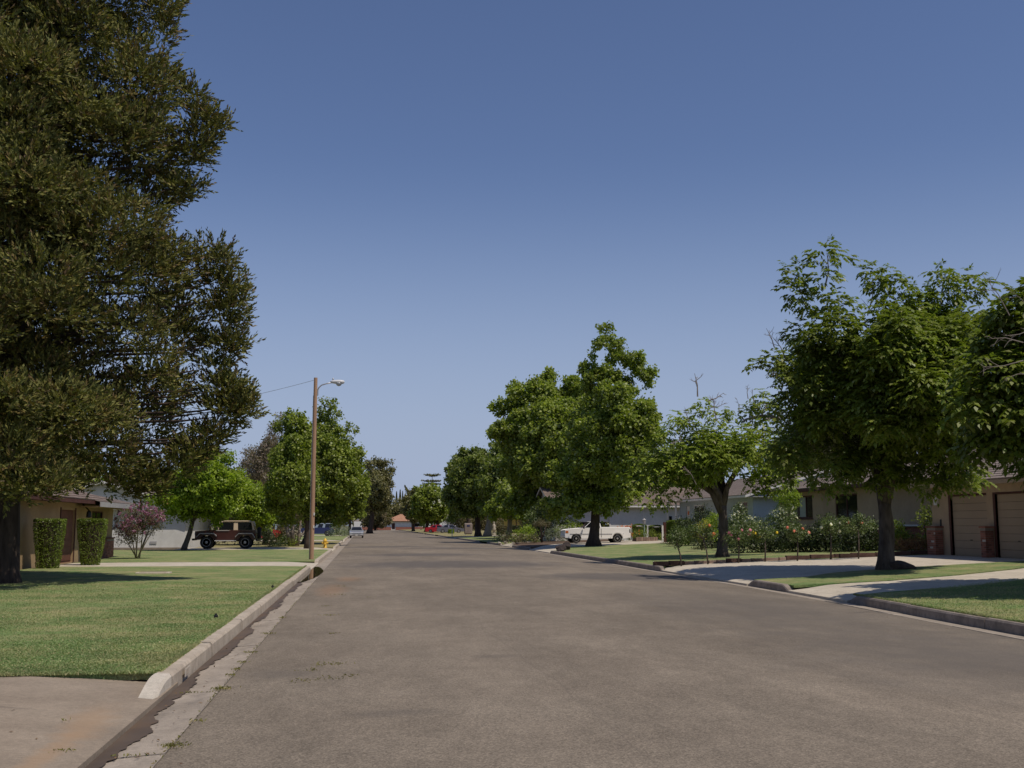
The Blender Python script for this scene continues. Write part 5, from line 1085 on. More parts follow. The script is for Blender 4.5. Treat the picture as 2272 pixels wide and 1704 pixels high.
def conifer():
    rg = np.random.default_rng(11); b = Vector((-9.25, 29.8, .1)); t = thing('conifer_tree', 'huge dark conifer filling the left edge with dense finger-like sprays', 'tree', b)
    zt = 25.5
    MB().tube([(0, 0, -.3), (-.03, 0, .3), (.0, .03, 2), (.05, 0, 6), (.1, .05, 12), (.1, 0, 19), (.1, 0, zt - .5)], [.62, .46, .38, .33, .25, .15, .04], 12, .09).build('trunk', M['bark_dark'], t, smooth=True)
    MB().tube([(-1.1, .5, -.2), (-.9, .5, 1.6), (-.5, .3, 4.2)], [.34, .27, .2], 10, .07).build('trunk', M['bark_dark'], t, smooth=True)
    ed = [(0, 375), (40, 345), (100, 365), (170, 385), (210, 415), (280, 445), (350, 425), (400, 410), (430, 405), (470, 415), (520, 425), (560, 450), (600, 470), (660, 490), (700, 485), (760, 490), (800, 470), (850, 490), (900, 500), (940, 480), (980, 430), (1020, 410), (1060, 350), (1085, 300)]
    zz = [P(x, y, 29.8).z for y, x in ed][::-1]; rr = [(P(x, y, 29.8).x + 9.25) * .93 for y, x in ed][::-1]; zz += [18.5, 21, 23.5, 25.4]; rr += [3.6, 2.7, 1.5, .2]
    L_ = []; z = 2.9; bm1 = MB()
    while z < 25:
        Rm = float(np.interp(z, zz, rr)) * (1.0 if z > 4 else .92); n = max(4, int(2 * math.pi * Rm / 1.5)); a0 = rg.random() * 6.28
        for k in range(n):
            az = a0 + 2 * math.pi * (k + rg.uniform(-.3, .3)) / n; q = rg.uniform(.55, 1.08) * (.7 if z > 20 else 1); R1 = Rm * rg.uniform(.84, 1.0) - q * .85
            nv = math.sin(az * 3 + z * 1.1) + math.sin(z * 2.3 + az * 2 + 1) + .6 * math.sin(az * 5 - z * 1.7)
            if nv < -.35: R1 -= 2.1; q *= .85
            elif nv > 1.0: R1 += .35
            c = np.array([math.cos(az) * R1, math.sin(az) * R1, z + rg.uniform(-.5, .5)]); c[2] = max(c[2], 2.35 + q * .5); L_.append((c, q))
            if k % 3 == 0: bm1.tube([(0, 0, c[2] - Rm * .12), tuple(c * [.4, .4, 1] + [0, 0, -.2]), tuple(c * [.8, .8, 1] + [0, 0, -.12])], [.07, .05, .02], 5, cap=False)
            if Rm > 2 and rg.random() < .8: L_.append((c * [.55, .55, 1] + [0, 0, .2], .95))
        z += .86
    o = Vector(t.location)
    for (px, py, r_) in ((478, 278, 26), (455, 268, 30), (440, 310, 32), (432, 345, 26), (425, 215, 28), (420, 415, 26), (398, 425, 22), (478, 555, 22), (492, 590, 28), (505, 630, 30), (515, 665, 28), (505, 700, 34), (522, 762, 24), (500, 770, 30), (486, 820, 26), (520, 858, 24), (505, 870, 38), (538, 885, 26), (545, 905, 22), (528, 925, 28), (505, 915, 34), (482, 968, 24), (462, 975, 26), (440, 1000, 26), (425, 1015, 30), (395, 1040, 30), (360, 20, 26), (380, 5, 20), (372, 165, 20), (370, 60, 18), (375, 85, 14), (340, 1075, 32), (280, 1080, 34), (300, 1050, 45), (60, 1085, 35), (110, 1070, 30), (40, 1060, 45), (20, 1000, 50), (0, 1090, 35)):
        p = P(px, py, 29.8 if px > 150 else 26.2) - o; L_.append((np.array(p), r_ * 29.8 / F * 1.15)); L_.append((np.array(p * .93 + Vector((0, .3, p.z * .07))), r_ * 29.8 / F * 1.2)); 
        if px > 400: bm1.tube([tuple(p * .35 + Vector((0, 0, p.z * .6))), tuple(p * .75 + Vector((0, 0, p.z * .22))), tuple(p * .92 + Vector((0, 0, p.z * .08)))], [.05, .03, .01], 5, cap=False)
    bm1.build('branch', M['bark_dark'], t)
    C, D, Nn, L, W, br = fingers(rg, L_, 21)
    print('conifer blades', len(C))
    leaves('crown', C, D, Nn, L, W, None, t, mats=[M['f_conifer'], M['f_conifer_tip']], midx=br.astype(int), fold=.25)
conifer()

# ---- right side, near walnut
def deadtwigs(t, o, spots, m='deadwood', r=.02):
    q = random.Random(8)
    for (px, py, qx, qy, Y, r_) in spots:
        mb = MB()
        a, b = P(px, py, Y) - o, P(qx, qy, Y) - o; d = b - a; pr = d.cross(Vector((0, 1, 0))).normalized(); m1 = a.lerp(b, .5) + pr * d.length * q.uniform(-.1, .1)
        mb.tube([a, m1, b], [r_, r_ * .7, r_ * .25], 5)
        for k in range(5):
            s0 = a.lerp(m1, q.random()) if q.random() < .4 else m1.lerp(b, q.random()); e = s0 + (d.normalized() * .6 + pr * q.uniform(-1, 1) + Vector((0, q.uniform(-.7, .7), 0))).normalized() * d.length * q.uniform(.15, .42)
            mm = s0.lerp(e, .5) + pr * q.uniform(-.04, .04); mb.tube([s0, mm, e], [r_ * .45, r_ * .3, r_ * .12], 4)
            e2 = mm + (e - mm).length * Vector((q.uniform(-1, 1), q.uniform(-.5, .5), q.uniform(-.3, 1))).normalized(); mb.tube([mm, e2], [r_ * .25, r_ * .08], 4)
        mb.build('dead_branch', M[m], t)
W1 = [(540, 120, 80), (650, 130, 55), (350, 240, 80), (330, 370, 85), (530, 280, 85), (430, 430, 70), (590, 420, 95), (850, 260, 95), (950, 320, 125), (1150, 400, 140), (1290, 240, 70), (1330, 330, 95), (1480, 330, 120),
      (600, 630, 230), (870, 630, 250), (1170, 640, 250), (1400, 600, 230), (460, 780, 150), (380, 620, 90), (230, 800, 75), (130, 820, 50), (290, 890, 70), (340, 1040, 120), (420, 1230, 150), (300, 1380, 95), (600, 1030, 260), (600, 1330, 220), (900, 1090, 280), (980, 1390, 200), (1250, 1090, 260), (1290, 1390, 190), (630, 1560, 70), (1370, 1560, 80), (1200, 1590, 70), (1480, 1520, 90), (200, 1130, 60)]
W1 += [((x - 1640) * 2.861, (y - 520) * 2.861, r * 2.861) for x, y, r in ((1755, 1000, 45), (1765, 1035, 35), (1830, 1045, 42), (1890, 1035, 45), (1950, 1040, 48), (2010, 1045, 45), (2060, 1055, 42), (2120, 1045, 52), (2140, 960, 60), (2020, 960, 80))]
base = gr(1966, 1261, .33)
def ex1(t, o, lob, rg):
    deadtwigs(t, o, [(1718, 770, 1700, 728, 30, .018), (1745, 800, 1712, 745, 30, .02), (1830, 640, 1835, 560, 30, .03), (1760, 850, 1705, 825, 30, .022), (1790, 680, 1768, 600, 30, .02), (1720, 925, 1652, 930, 30.5, .05), (1925, 700, 1935, 610, 30, .02), (2085, 690, 2088, 605, 30, .02)], 'deadwood')
    bm = bmesh.new(); bmesh.ops.create_icosphere(bm, subdivisions=3, radius=.36)
    for v in bm.verts: k = 1 + .16 * math.sin(v.co.x * 9 + 1) * math.sin(v.co.y * 8) + .1 * math.sin(v.co.z * 14 + v.co.x * 6); v.co = Vector((v.co.x * 1.25 * k, v.co.y * k, v.co.z * .62 * k))
    me = bpy.data.meshes.new('root_mound'); bm.to_mesh(me); bm.free(); me.materials.append(M['bark_dark']); me.polygons.foreach_set('use_smooth', [True] * len(me.polygons)); o_ = link('root_mound', me, t); o_.location = (.36, -.05, .02)
broadleaf('walnut_tree', 'large leafy walnut tree with dead twigs on the shaded lawn strip before the garage', 'tree', 30, W1, [(*base, .255)], M['f_walnut'], M['bark'], 23, 15, .17, .145, 21, comp=1, cmin=.5, dmax=4.0, nb=9, org=(1640, 520), sc=2.861, W=.42, droop=.55, fork=P(1962, 1112, base[1]), flare=1.4, rb=.66, extra=ex1, inner=.5, fill=1, sub=.62)
# second walnut, right of frame: only its crown reaches in
W3 = [(2150, 900, 55), (2170, 820, 50), (2240, 700, 60), (2210, 780, 75), (2190, 880, 70), (2250, 860, 90), (2240, 960, 90), (2180, 980, 60), (2330, 740, 130), (2330, 900, 140), (2440, 800, 170), (2460, 960, 170), (2330, 1000, 70), (2560, 760, 190), (2600, 900, 190), (2700, 820, 170), (2720, 960, 150), (2500, 640, 140), (2380, 660, 80)]
p = P(2560, 1300, 20.5)
def ex3(t, o, lob, rg): deadtwigs(t, o, [(2240, 700, 2180, 610, 19, .012), (2290, 690, 2230, 640, 19, .010), (2270, 760, 2190, 752, 17.5, .014), (2270, 800, 2180, 815, 17.5, .013), (2290, 730, 2230, 745, 17.5, .011), (2290, 830, 2230, 840, 17.5, .011)], 'deadwood')
broadleaf('walnut_tree', 'walnut tree at the right edge of the picture whose crown hangs in from outside', 'tree', 20.5, W3, [(p.x, 20.5, zr(p.x, 20.5), .26)], M['f_walnut'], M['bark'], 22, 14, .13, .15, 31, comp=1, dmax=3.2, nb=6, W=.42, droop=.55, extra=ex3, fill=1, inner=.45)
broadleaf('walnut_tree', 'walnut tree wholly right of the frame whose shade falls on the near kerb', 'tree', 16, [(2960, 800, 200), (3100, 820, 220), (3250, 850, 200), (2900, 950, 180), (3060, 700, 200), (3200, 980, 180), (2800, 880, 140)], [(14.6, 16.2, zr(14.6, 16), .26)], M['f_walnut'], M['bark'], 9, 14, .13, .17, 32, dmax=3.4, nb=5, W=.42, comp=1)
# middle walnut, thinner and dusty
W2 = [(630, 260, 90), (700, 340, 120), (450, 370, 110), (550, 430, 140), (850, 380, 120), (1000, 300, 110), (1160, 230, 110), (1220, 290, 100), (1100, 370, 150), (400, 520, 140), (250, 690, 150), (130, 740, 90), (300, 800, 190), (170, 900, 110), (230, 1030, 90), (360, 1040, 90), (650, 600, 210), (850, 600, 210), (1050, 600, 210), (500, 800, 170), (700, 800, 160), (1050, 840, 150), (1150, 940, 100), (1250, 750, 150), (1250, 560, 150), (560, 950, 80)]
W2 = [(a, b, c * .9) for a, b, c in W2]
W2 += [((x - 1380) * 3.606, (y - 820) * 3.606, r * 3.606) for x, y, r in ((1420, 1075, 28), (1475, 1085, 30), (1528, 1072, 28), (1680, 1070, 35), (1720, 1080, 35), (1745, 1050, 30), (1560, 1040, 35))]
base = gr(1602, 1236, .27)
def ex2(t, o, lob, rg):
    deadtwigs(t, o, [(1548, 880, 1541, 828, 43, .035), (1570, 890, 1605, 872, 43, .03), (1575, 905, 1612, 893, 43, .02), (1660, 885, 1658, 858, 43, .02), (1672, 890, 1670, 862, 43, .015), (1640, 915, 1634, 884, 43, .018), (1488, 985, 1515, 970, 42, .025), (1545, 1075, 1520, 1036, 42, .02), (1532, 1050, 1518, 1038, 42, .03), (1700, 930, 1745, 928, 43, .05), (1590, 935, 1583, 885, 43, .03), (1530, 940, 1520, 905, 43, .02), (1690, 925, 1700, 895, 43, .02)], 'deadwood')
broadleaf('walnut_tree', 'thin dusty walnut tree with bare twigs on top, standing behind the standard roses', 'tree', base[1], W2, [(*base, .235)], M['f_walnut2'], M['bark'], 9, 13, .17, .15, 41, comp=1, cmin=.72, dmax=3.2, nb=9, org=(1380, 820), sc=3.606, W=.45, droop=.35, fork=P(1603, 1122, base[1]), flare=1.5, rb=.74, extra=ex2, inner=.5, fill=1)
# sweetgums
GA = [(1012, 75, 18), (1050, 95, 34), (1085, 80, 34), (1000, 205, 40), (1050, 190, 60), (1120, 190, 62), (1150, 170, 35), (985, 280, 38), (1100, 285, 75), (930, 340, 65), (955, 400, 85), (1190, 290, 65), (1275, 285, 62), (1250, 350, 75), (1330, 400, 70), (1350, 460, 42), (1060, 420, 90), (1150, 440, 78), (980, 500, 85), (960, 575, 50), (1150, 545, 88), (1240, 530, 65), (1150, 620, 78), (1300, 640, 92), (1375, 680, 66), (1100, 720, 120), (960, 750, 135), (1250, 750, 130), (1385, 790, 75), (890, 850, 135), (1050, 900, 150), (1290, 850, 110), (850, 1000, 120), (1000, 1050, 135), (1140, 1000, 115), (1190, 1150, 85), (1050, 1200, 115), (900, 1200, 100), (1120, 1270, 62), (820, 1120, 90)]
GA += [((x - 1000) * 3.072, (y - 700) * 3.072, r * 3.072) for x, y, r in ((1262, 1090, 30), (1300, 1110, 30), (1345, 1115, 28), (1385, 1110, 24), (1425, 1030, 28), (1410, 1070, 28), (1450, 980, 24), (1240, 1060, 35), (1252, 1122, 26), (1278, 1132, 22), (1225, 1120, 28), (1292, 1120, 24), (1380, 1125, 16), (1340, 1130, 18))]
ba = gr(1317, 1209, .33); 
broadleaf('sweetgum_tree', 'tallest sweetgum with pointed ragged top in front of the white pickup', 'tree', ba[1], GA, [(*ba, .34)], M['f_gum'], M['bark_dark'], 8.5, 13, .20, .19, 51, dmax=5.0, nb=9, org=(1000, 700), sc=3.072, W=.85, droop=.1, fork=P(1320, 1085, ba[1]), rb=.5, flare=1.7, inner=.45)
GB = [(450, 480, 52), (440, 520, 45), (660, 430, 62), (665, 400, 38), (320, 640, 55), (310, 780, 45), (420, 600, 105), (550, 520, 88), (550, 480, 45), (640, 560, 115), (830, 480, 80), (820, 440, 42), (850, 550, 115), (750, 620, 140), (345, 780, 85), (450, 750, 145), (600, 750, 175), (800, 750, 175), (900, 800, 120), (450, 900, 135), (600, 950, 175), (750, 950, 175), (480, 1080, 135), (650, 1100, 160), (780, 1150, 135), (700, 1250, 115), (820, 1290, 80), (560, 1200, 120)]
GB += [((x - 1000) * 3.072, (y - 700) * 3.072, r * 3.072) for x, y, r in ((1175, 1110, 35), (1200, 1130, 30), (1240, 1140, 28), (1150, 1120, 26), (1265, 1130, 24))]
p = P(1190, 1198, 96)
broadleaf('sweetgum_tree', 'broad dark sweetgum with several small tips left of the tallest one', 'tree', 96, GB, [(p.x, 96, zr(p.x, 96), .4)], M['f_gum'], M['bark_dark'], 5.0, 13, .26, .26, 52, dmax=6.5, nb=7, org=(1000, 700), sc=3.072, W=.85, droop=.1, rb=.5)
GC = [(80, 930, 25), (95, 960, 40), (160, 960, 70), (60, 1010, 60), (120, 1030, 100), (230, 1010, 90), (30, 1090, 75), (150, 1110, 120), (60, 1240, 100), (170, 1240, 120), (100, 1320, 75), (20, 1180, 70), (230, 1320, 70)]
p = P(1061, 1191, 134); broadleaf('street_tree', 'dark-trunked rounded street tree at the far end of the right row', 'tree', 134, GC, [(p.x, 134, zr(p.x, 134), .38)], M['f_gum2'], M['bark_dark'], 3.6, 12, .30, .32, 53, dmax=6, nb=5, org=(1000, 700), sc=3.072, W=.8)
GD = [(290, 900, 40), (350, 925, 60), (385, 985, 75), (300, 1010, 90), (300, 1110, 140), (400, 1120, 110), (290, 1240, 125), (400, 1240, 110), (350, 1330, 90), (450, 1330, 90), (500, 1250, 90)]
p = P(1081, 1191, 128); p2 = P(1131, 1189, 128)
broadleaf('street_tree', 'grey-trunked street tree second from the far end of the right row', 'tree', 128, GD[:8], [(p.x, 128, zr(p.x, 128), .42)], M['f_gum2'], M['bark_pale'], 3.6, 12, .30, .32, 54, dmax=5, nb=4, org=(1000, 700), sc=3.072, W=.8)
p = P(1129, 1191, 112)
broadleaf('street_tree', 'pale-trunked street tree just left of the planted bed', 'tree', 112, [(350, 1290, 80), (420, 1300, 90), (480, 1290, 80), (400, 1200, 100), (300, 1330, 60), (520, 1330, 70)], [(p.x, 112, zr(p.x, 112), .30)], M['f_gum'], M['bark_pale'], 4.5, 12, .26, .28, 55, dmax=4, nb=4, org=(1000, 700), sc=3.072, W=.8)
# magnolia with pale flowers and its neighbours, far
def exm(t, o, lob, rg): blossoms('blossom', rg, [((c - o)[:], r) for c, r in lob if P(955, 1100, 225).x < c.x], 60, .42, M['b_white'], t, front=1.0)
p = P(945, 1186, 225)
broadleaf('magnolia_tree', 'rounded far tree dotted with pale flowers left of the grey car', 'tree', 225, [(1240, 640, 110), (1100, 750, 150), (1350, 750, 165), (1480, 720, 110), (1100, 950, 175), (1350, 950, 180), (1480, 930, 120), (1180, 1120, 100), (1350, 1110, 115), (1440, 1060, 90), (1530, 880, 70)], [(p.x, 225, zr(p.x, 225), .35), (p.x + 2.6, 225, zr(p.x, 225), .3)], M['f_mid'], M['bark_dark'], 1.7, 11, .40, .5, 56, dmax=6, nb=4, org=(780, 1000), sc=7.373, W=.8, extra=exm)
p = P(917, 1183, 255)
broadleaf('street_tree', 'dark low far tree at the left of the magnolia by the street end', 'tree', 255, [(1050, 650, 60), (1000, 700, 60), (940, 780, 70), (1000, 850, 120), (900, 820, 50), (930, 1000, 120), (1050, 1000, 140), (1000, 1120, 90)], [(p.x, 255, zr(p.x, 255), .35)], M['f_far'], M['bark_dark'], 1.6, 11, .42, .5, 57, dmax=6, nb=3, org=(780, 1000), sc=7.373, W=.8)
p = P(1040, 1184, 205)
broadleaf('street_tree', 'grey-green tree with dry tip behind the grey car', 'tree', 205, [(1900, 60, 60), (2030, 40, 45), (1700, 200, 95), (1560, 300, 40), (1620, 230, 40), (1650, 400, 120), (1850, 250, 160), (1950, 500, 200), (1700, 650, 140), (1680, 850, 120), (1850, 900, 140), (1700, 1050, 90), (1640, 1130, 60), (2100, 300, 160)], [(p.x, 205, zr(p.x, 205), .45)], M['f_gum2'], M['bark_dark'], 2.2, 11, .36, .40, 58, dmax=6, nb=4, org=(780, 1000), sc=7.373, W=.75)
# far cedar, leaning top, cypresses
def layered(name, label, Y, layers, base, m):
    t = thing(name, label, 'tree', base); o = Vector(base); rg = np.random.default_rng(3); top = P(layers[0][0], layers[0][1] - 4, Y) - o
    MB().tube([(0, 0, 0), Vector((top.x * .5, 0, top.z * .5)), top], [.35, .25, .05], 8).build('trunk', M['bark_dark'], t)
    C = []
    for (px, py, hw, rise) in layers:
        p = P(px, py, Y) - o; W_ = hw * Y / F
        for _ in range(int(230 * W_)):
            a = rg.random() * 6.283; r = math.sqrt(rg.random()); dens = abs(math.sin(a * 2.5 + px)); r *= .55 + .45 * dens
            C.append((p.x + math.cos(a) * r * W_, math.sin(a) * r * W_ * .8, p.z + rise * Y / F * r + rg.normal() * .12 - .1))
    C = np.array(C); D = rg.normal(size=C.shape); D[:, 2] *= .3; Nn = rg.normal(size=C.shape) * .4; Nn[:, 2] += 1
    leaves('crown', C, D, Nn, .5, .22, m, t)
p = P(958, 1182, 300)
layered('cedar_tree', 'far cedar with flat layered boughs above the magnolia', 300, [(959, 1056, 20, 4), (958, 1067, 24, 1), (957, 1073, 22, 0), (955, 1081, 24, -1), (952, 1090, 26, -2), (955, 1100, 30, -2)], (p.x, 300, .6), M['f_far'])
p = P(915, 1182, 290); a = P(915, 1098, 290); b_ = P(898, 1077, 290); t = thing('leaning_conifer', 'far conifer with a single leaning pointed top beside the cypresses', 'tree', (p.x, 290, .6)); o = Vector(t.location); rg = np.random.default_rng(4)
MB().tube([(0, 0, 0), a - o - Vector((0, 0, 3)), a - o, b_ - o], [.3, .2, .12, .03], 6).build('trunk', M['bark_dark'], t)
f = rg.random(1500) ** .8; C = np.array(b_ - o)[None] * (1 - f)[:, None] + np.array(a - o + Vector((.6, 0, -2.5)))[None] * f[:, None]; C += rg.normal(size=C.shape) * (.1 + .75 * f)[:, None] * [.7, .7, .5]; C[:, 2] -= .5 * f
leaves('crown', C, rg.normal(size=C.shape), rg.normal(size=C.shape), .4, .16, M['f_far'], t)
for (px, py, hw, lb) in ((880, 1091, 3.4, 'left of three thin far cypress spires'), (888, 1087, 3.6, 'tallest middle of three thin far cypress spires'), (893.5, 1091, 2.8, 'right of three thin far cypress spires')):
    Y = 410; top = P(px, py, Y); t = thing('cypress_tree', lb, 'tree', (top.x, Y, 0), group='cypress spires at the street end'); H = top.z; n = 2200; f = rg.random(n) ** .7; rw = hw * Y / F * 1.15 * np.sin(np.clip(f * 1.15, 0, 1) * math.pi * .5) ** .8; an = rg.random(n) * 6.283
    C = np.stack([np.cos(an) * rw * (.8 + .3 * rg.random(n)), np.sin(an) * rw, H * (1 - f) + .2], 1); D = np.stack([np.cos(an) * .3, np.sin(an) * .3, np.ones(n)], 1)
    leaves('crown', C, D, rg.normal(size=C.shape), .7, .3, M['f_far'], t); MB().tube([(0, 0, 0), (0, 0, H * .9)], [.25, .05], 6).build('trunk', M['bark_dark'], t)
# ---- left group of trees
LI = [(1650, 630, 75), (1750, 620, 85), (1850, 600, 75), (1950, 650, 80), (1650, 720, 115), (1800, 720, 135), (1950, 760, 120), (1500, 900, 100), (1620, 870, 135), (1800, 880, 155), (1980, 900, 150), (1420, 1050, 100), (1330, 1000, 70), (1550, 1060, 130), (1700, 1050, 140), (1900, 1040, 140), (1600, 1150, 75), (1850, 1140, 90), (1480, 1150, 60), (2060, 820, 90)]
ba = gr(407, 1221, .125)
broadleaf('ash_tree', 'bright green tree with slim leaning trunk before the white house', 'tree', ba[1], LI, [(*ba, .17)], M['f_bright'], M['bark'], 8, 13, .17, .165, 61, dmax=3.6, nb=7, org=(0, 850), sc=3.875, W=.7, fork=P(428, 1155, ba[1]), rb=.55, flare=1.3)
LJ = [(470, 850, 70), (530, 900, 90), (620, 950, 110), (560, 1060, 120), (700, 1000, 115), (800, 1060, 105), (640, 1130, 110), (780, 1150, 100), (520, 1150, 80), (850, 1100, 60), (700, 1210, 90), (770, 1230, 70), (640, 1250, 70)]
ba = gr(599, 1207, .125)
broadleaf('street_tree', 'mid green low tree hanging over the rear of the dark off-roader', 'tree', ba[1] - 4, LJ, [(ba[0], ba[1] - 4, .125, .2)], M['f_bright'], M['bark_dark'], 6.5, 13, .2, .19, 62, dmax=3.6, nb=6, org=(400, 850), sc=3.95, W=.7)
LF = [(950, 300, 70), (1040, 305, 78), (900, 380, 78), (1010, 400, 120), (1090, 440, 100), (930, 540, 120), (1060, 600, 140), (860, 680, 90), (950, 750, 140), (1080, 780, 140), (850, 850, 105), (900, 950, 130), (1060, 950, 155), (850, 1070, 110), (1000, 1080, 130), (1100, 1150, 90), (920, 1160, 80)]
ba = gr(685, 1217, .125)
broadleaf('street_tree', 'tall dark green tree whose trunk stands just behind the lamp pole', 'tree', ba[1], LF, [(*ba, .24)], M['f_mid'], M['bark_dark'], 6.5, 13, .2, .19, 63, dmax=4.2, nb=7, org=(400, 850), sc=3.95, W=.7, rb=.5)
LG = [(1265, 165, 42), (1350, 175, 32), (1325, 220, 48), (1210, 240, 38), (1375, 275, 42), (1250, 290, 72), (1330, 350, 60), (1200, 380, 68), (1475, 385, 40), (1525, 405, 32), (1435, 430, 34), (1500, 510, 32), (1300, 450, 105), (1420, 500, 72), (1450, 560, 60), (1230, 550, 135), (1380, 610, 115), (1570, 600, 50), (1530, 650, 82), (1250, 710, 155), (1420, 720, 155), (1560, 750, 95), (1250, 860, 155), (1400, 880, 155), (1550, 870, 100), (1610, 900, 60), (1230, 1000, 130), (1400, 1020, 150), (1550, 1000, 110), (1250, 1120, 115), (1380, 1140, 110), (1510, 1120, 90)]
p = P(680, 1205, 88)
broadleaf('street_tree', 'large green tree with loose open top right of the lamp pole', 'tree', 88, LG, [(p.x, 88, .125, .33)], M['f_mid'], M['bark_dark'], 5.2, 13, .22, .23, 64, dmax=5, nb=7, org=(400, 850), sc=3.95, W=.7)
p = P(775, 1184, 172)
broadleaf('street_tree', 'slim dark-trunked tree between the pale shrub and the silver car', 'tree', 172, [(775, 1125, 22), (792, 1118, 18), (760, 1120, 18), (785, 1095, 22), (770, 1085, 20), (798, 1140, 12), (765, 1145, 14)], [(p.x, 172, .125, .26)], M['f_mid'], M['bark_dark'], 3.5, 12, .3, .32, 164, dmax=3, nb=4, W=.75)
LH = [(900, 290, 45), (840, 400, 62), (870, 340, 50), (800, 480, 72), (850, 520, 80), (790, 600, 92), (580, 620, 42), (630, 610, 42), (570, 680, 40), (620, 700, 72), (700, 640, 85), (700, 760, 105), (640, 850, 95), (760, 850, 95), (560, 740, 40), (660, 950, 90), (780, 960, 90)]
p = P(600, 1198, 112)
broadleaf('feathery_tree', 'thin grey-brown feathery tree behind the bright green one', 'tree', 112, LH, [(p.x, 112, .125, .28)], M['f_grey'], M['bark_pale'], 2.6, 12, .32, .22, 65, dmax=5, nb=7, org=(400, 850), sc=3.95, W=.5, inner=.7)
# pale multi-stem tree
t_ = gr(650, 1212, .125); t = thing('multistem_tree', 'pale multi-stem tree with smooth forking trunks left of the lamp pole', 'tree', (t_[0], t_[1], .1)); o = Vector(t.location)
for (a, b, c, d, r_) in ((645, 1210, 636, 1150, .19), (652, 1211, 655, 1140, .18), (660, 1211, 668, 1150, .13), (655, 1205, 683, 1166, .07), (640, 1195, 628, 1160, .09)):
    A, B = P(a, b, o.y) - o, P(c, d, o.y) - o; A.z = max(A.z, -.05) if b > 1206 else A.z; m_ = A.lerp(B, .45) + Vector((rnd.uniform(-.15, .15), rnd.uniform(-.3, .3), 0)); MB().tube([A, m_, B], [r_, r_ * .75, r_ * .5], 8, .06).build('trunk', M['bark_pale'], t, smooth=True)
lob, cen = px_lobes(o.y, [(640, 1140, 18), (655, 1130, 20), (672, 1140, 16), (630, 1125, 14), (648, 1160, 10)], 1.5, 3); rg = np.random.default_rng(66)
C, D, Nn, L, Wd = clumps(rg, [((c - o)[:], r) for c, r in lob], 5, 11, .16, lf=.14); leaves('crown', C, D, Nn, L, Wd, M['f_olive'], t)
# far left dark tree and bush
LE = [(300, 250, 100), (400, 190, 80), (480, 220, 85), (560, 240, 60), (590, 200, 30), (655, 190, 22), (640, 310, 50), (700, 310, 20), (350, 400, 160), (550, 400, 145), (690, 400, 30), (400, 560, 200), (600, 560, 85), (350, 760, 200), (590, 760, 100), (500, 900, 170), (300, 900, 150)]
p = P(838, 1186, 205)
broadleaf('street_tree', 'tall grey-green tree with spiky outline at the far left of the street', 'tree', 205, LE, [(p.x - 1.5, 205, .125, .5)], M['f_far'], M['bark_dark'], 1.9, 11, .36, .44, 67, dmax=6, nb=4, org=(780, 1000), sc=7.373, W=.5, droop=-.3)
p = P(832, 1176, 318)
broadleaf('flowering_shrub_tree', 'low brown-green spreading bush at the street end on the left', 'bush', 318, [(300, 1080, 110), (450, 1060, 120), (560, 1110, 90), (230, 1150, 80), (380, 1150, 110), (500, 1180, 90), (600, 1150, 50)], [(p.x, 318, .1, .3)], M['f_olive'], M['bark_dark'], 1.4, 11, .45, .55, 68, dmax=6, nb=3, org=(780, 1000), sc=7.373, W=.8)
# ---- trees beyond, closing the view behind the gardens
q = random.Random(77)
def backtree(X, Y, H, Wd, fm, seed, label, grp='trees closing the view behind the houses'):
    rg = np.random.default_rng(seed); t = thing('background_tree', label, 'tree', (X, Y, .1), group=grp)
    MB().tube([(0, 0, -.1), (0, 0, H * .55)], [.3, .15], 7).build('trunk', M['bark_dark'], t)
    lob = []
    for i in range(11):
        a = rg.random() * 6.283; r = rg.random() ** .5 * Wd * .32; z = H * (.32 + .55 * rg.random()); lob.append(((math.cos(a) * r, math.sin(a) * r, z), Wd * rg.uniform(.16, .27)))
    far = math.hypot(X, Y) / 100
    C, D, Nn, L, W_ = clumps(rg, lob, 3.2 / max(1, far * 1.2), 11, .2 + .12 * far, lf=.20 + .13 * far, W=.75); C[:, 2] = np.maximum(C[:, 2], .3); leaves('crown', C, D, Nn, L, W_, fm, t)
kinds = ['f_mid', 'f_gum2', 'f_far', 'f_bright', 'f_olive']
bt = [(-30, 100, 9, 10, 1), (-24, 132, 8, 9, 0), (-17, 150, 8, 10, 2), (-12, 175, 8, 9, 0), (-22, 190, 10, 12, 1), (-9, 215, 9, 10, 2), (-16, 235, 11, 12, 0), (-8, 262, 9, 9, 4), (-13, 300, 9, 10, 2), (-30, 260, 12, 14, 1), (-40, 160, 10, 12, 3),
      (2, 385, 10, 12, 2), (12, 395, 9, 12, 2), (22, 380, 9, 12, 0), (-8, 380, 10, 12, 2), (34, 385, 11, 14, 2), (-20, 372, 12, 13, 1), (46, 372, 10, 12, 0),
      (20, 292, 10, 10, 1), (27, 262, 10, 12, 2), (24, 215, 8, 9, 4), (33, 235, 11, 13, 0), (30, 190, 8, 10, 3), (27, 165, 8, 8, 4), (36, 150, 11, 12, 2), (27, 140, 7, 8, 0), (24, 118, 8, 8, 2), (31, 104, 9, 9, 1), (19.5, 104, 5, 6, 2), (40, 95, 9, 10, 0), (21, 132, 5, 5, 4), (38, 78, 8, 9, 1), (-28, 62, 7, 8, 1), (-40, 78, 9, 11, 0), (-26, 92, 8, 9, 2)]
adj = {0: 'mid green', 1: 'dull dark green', 2: 'grey-green', 3: 'bright green', 4: 'olive green'}
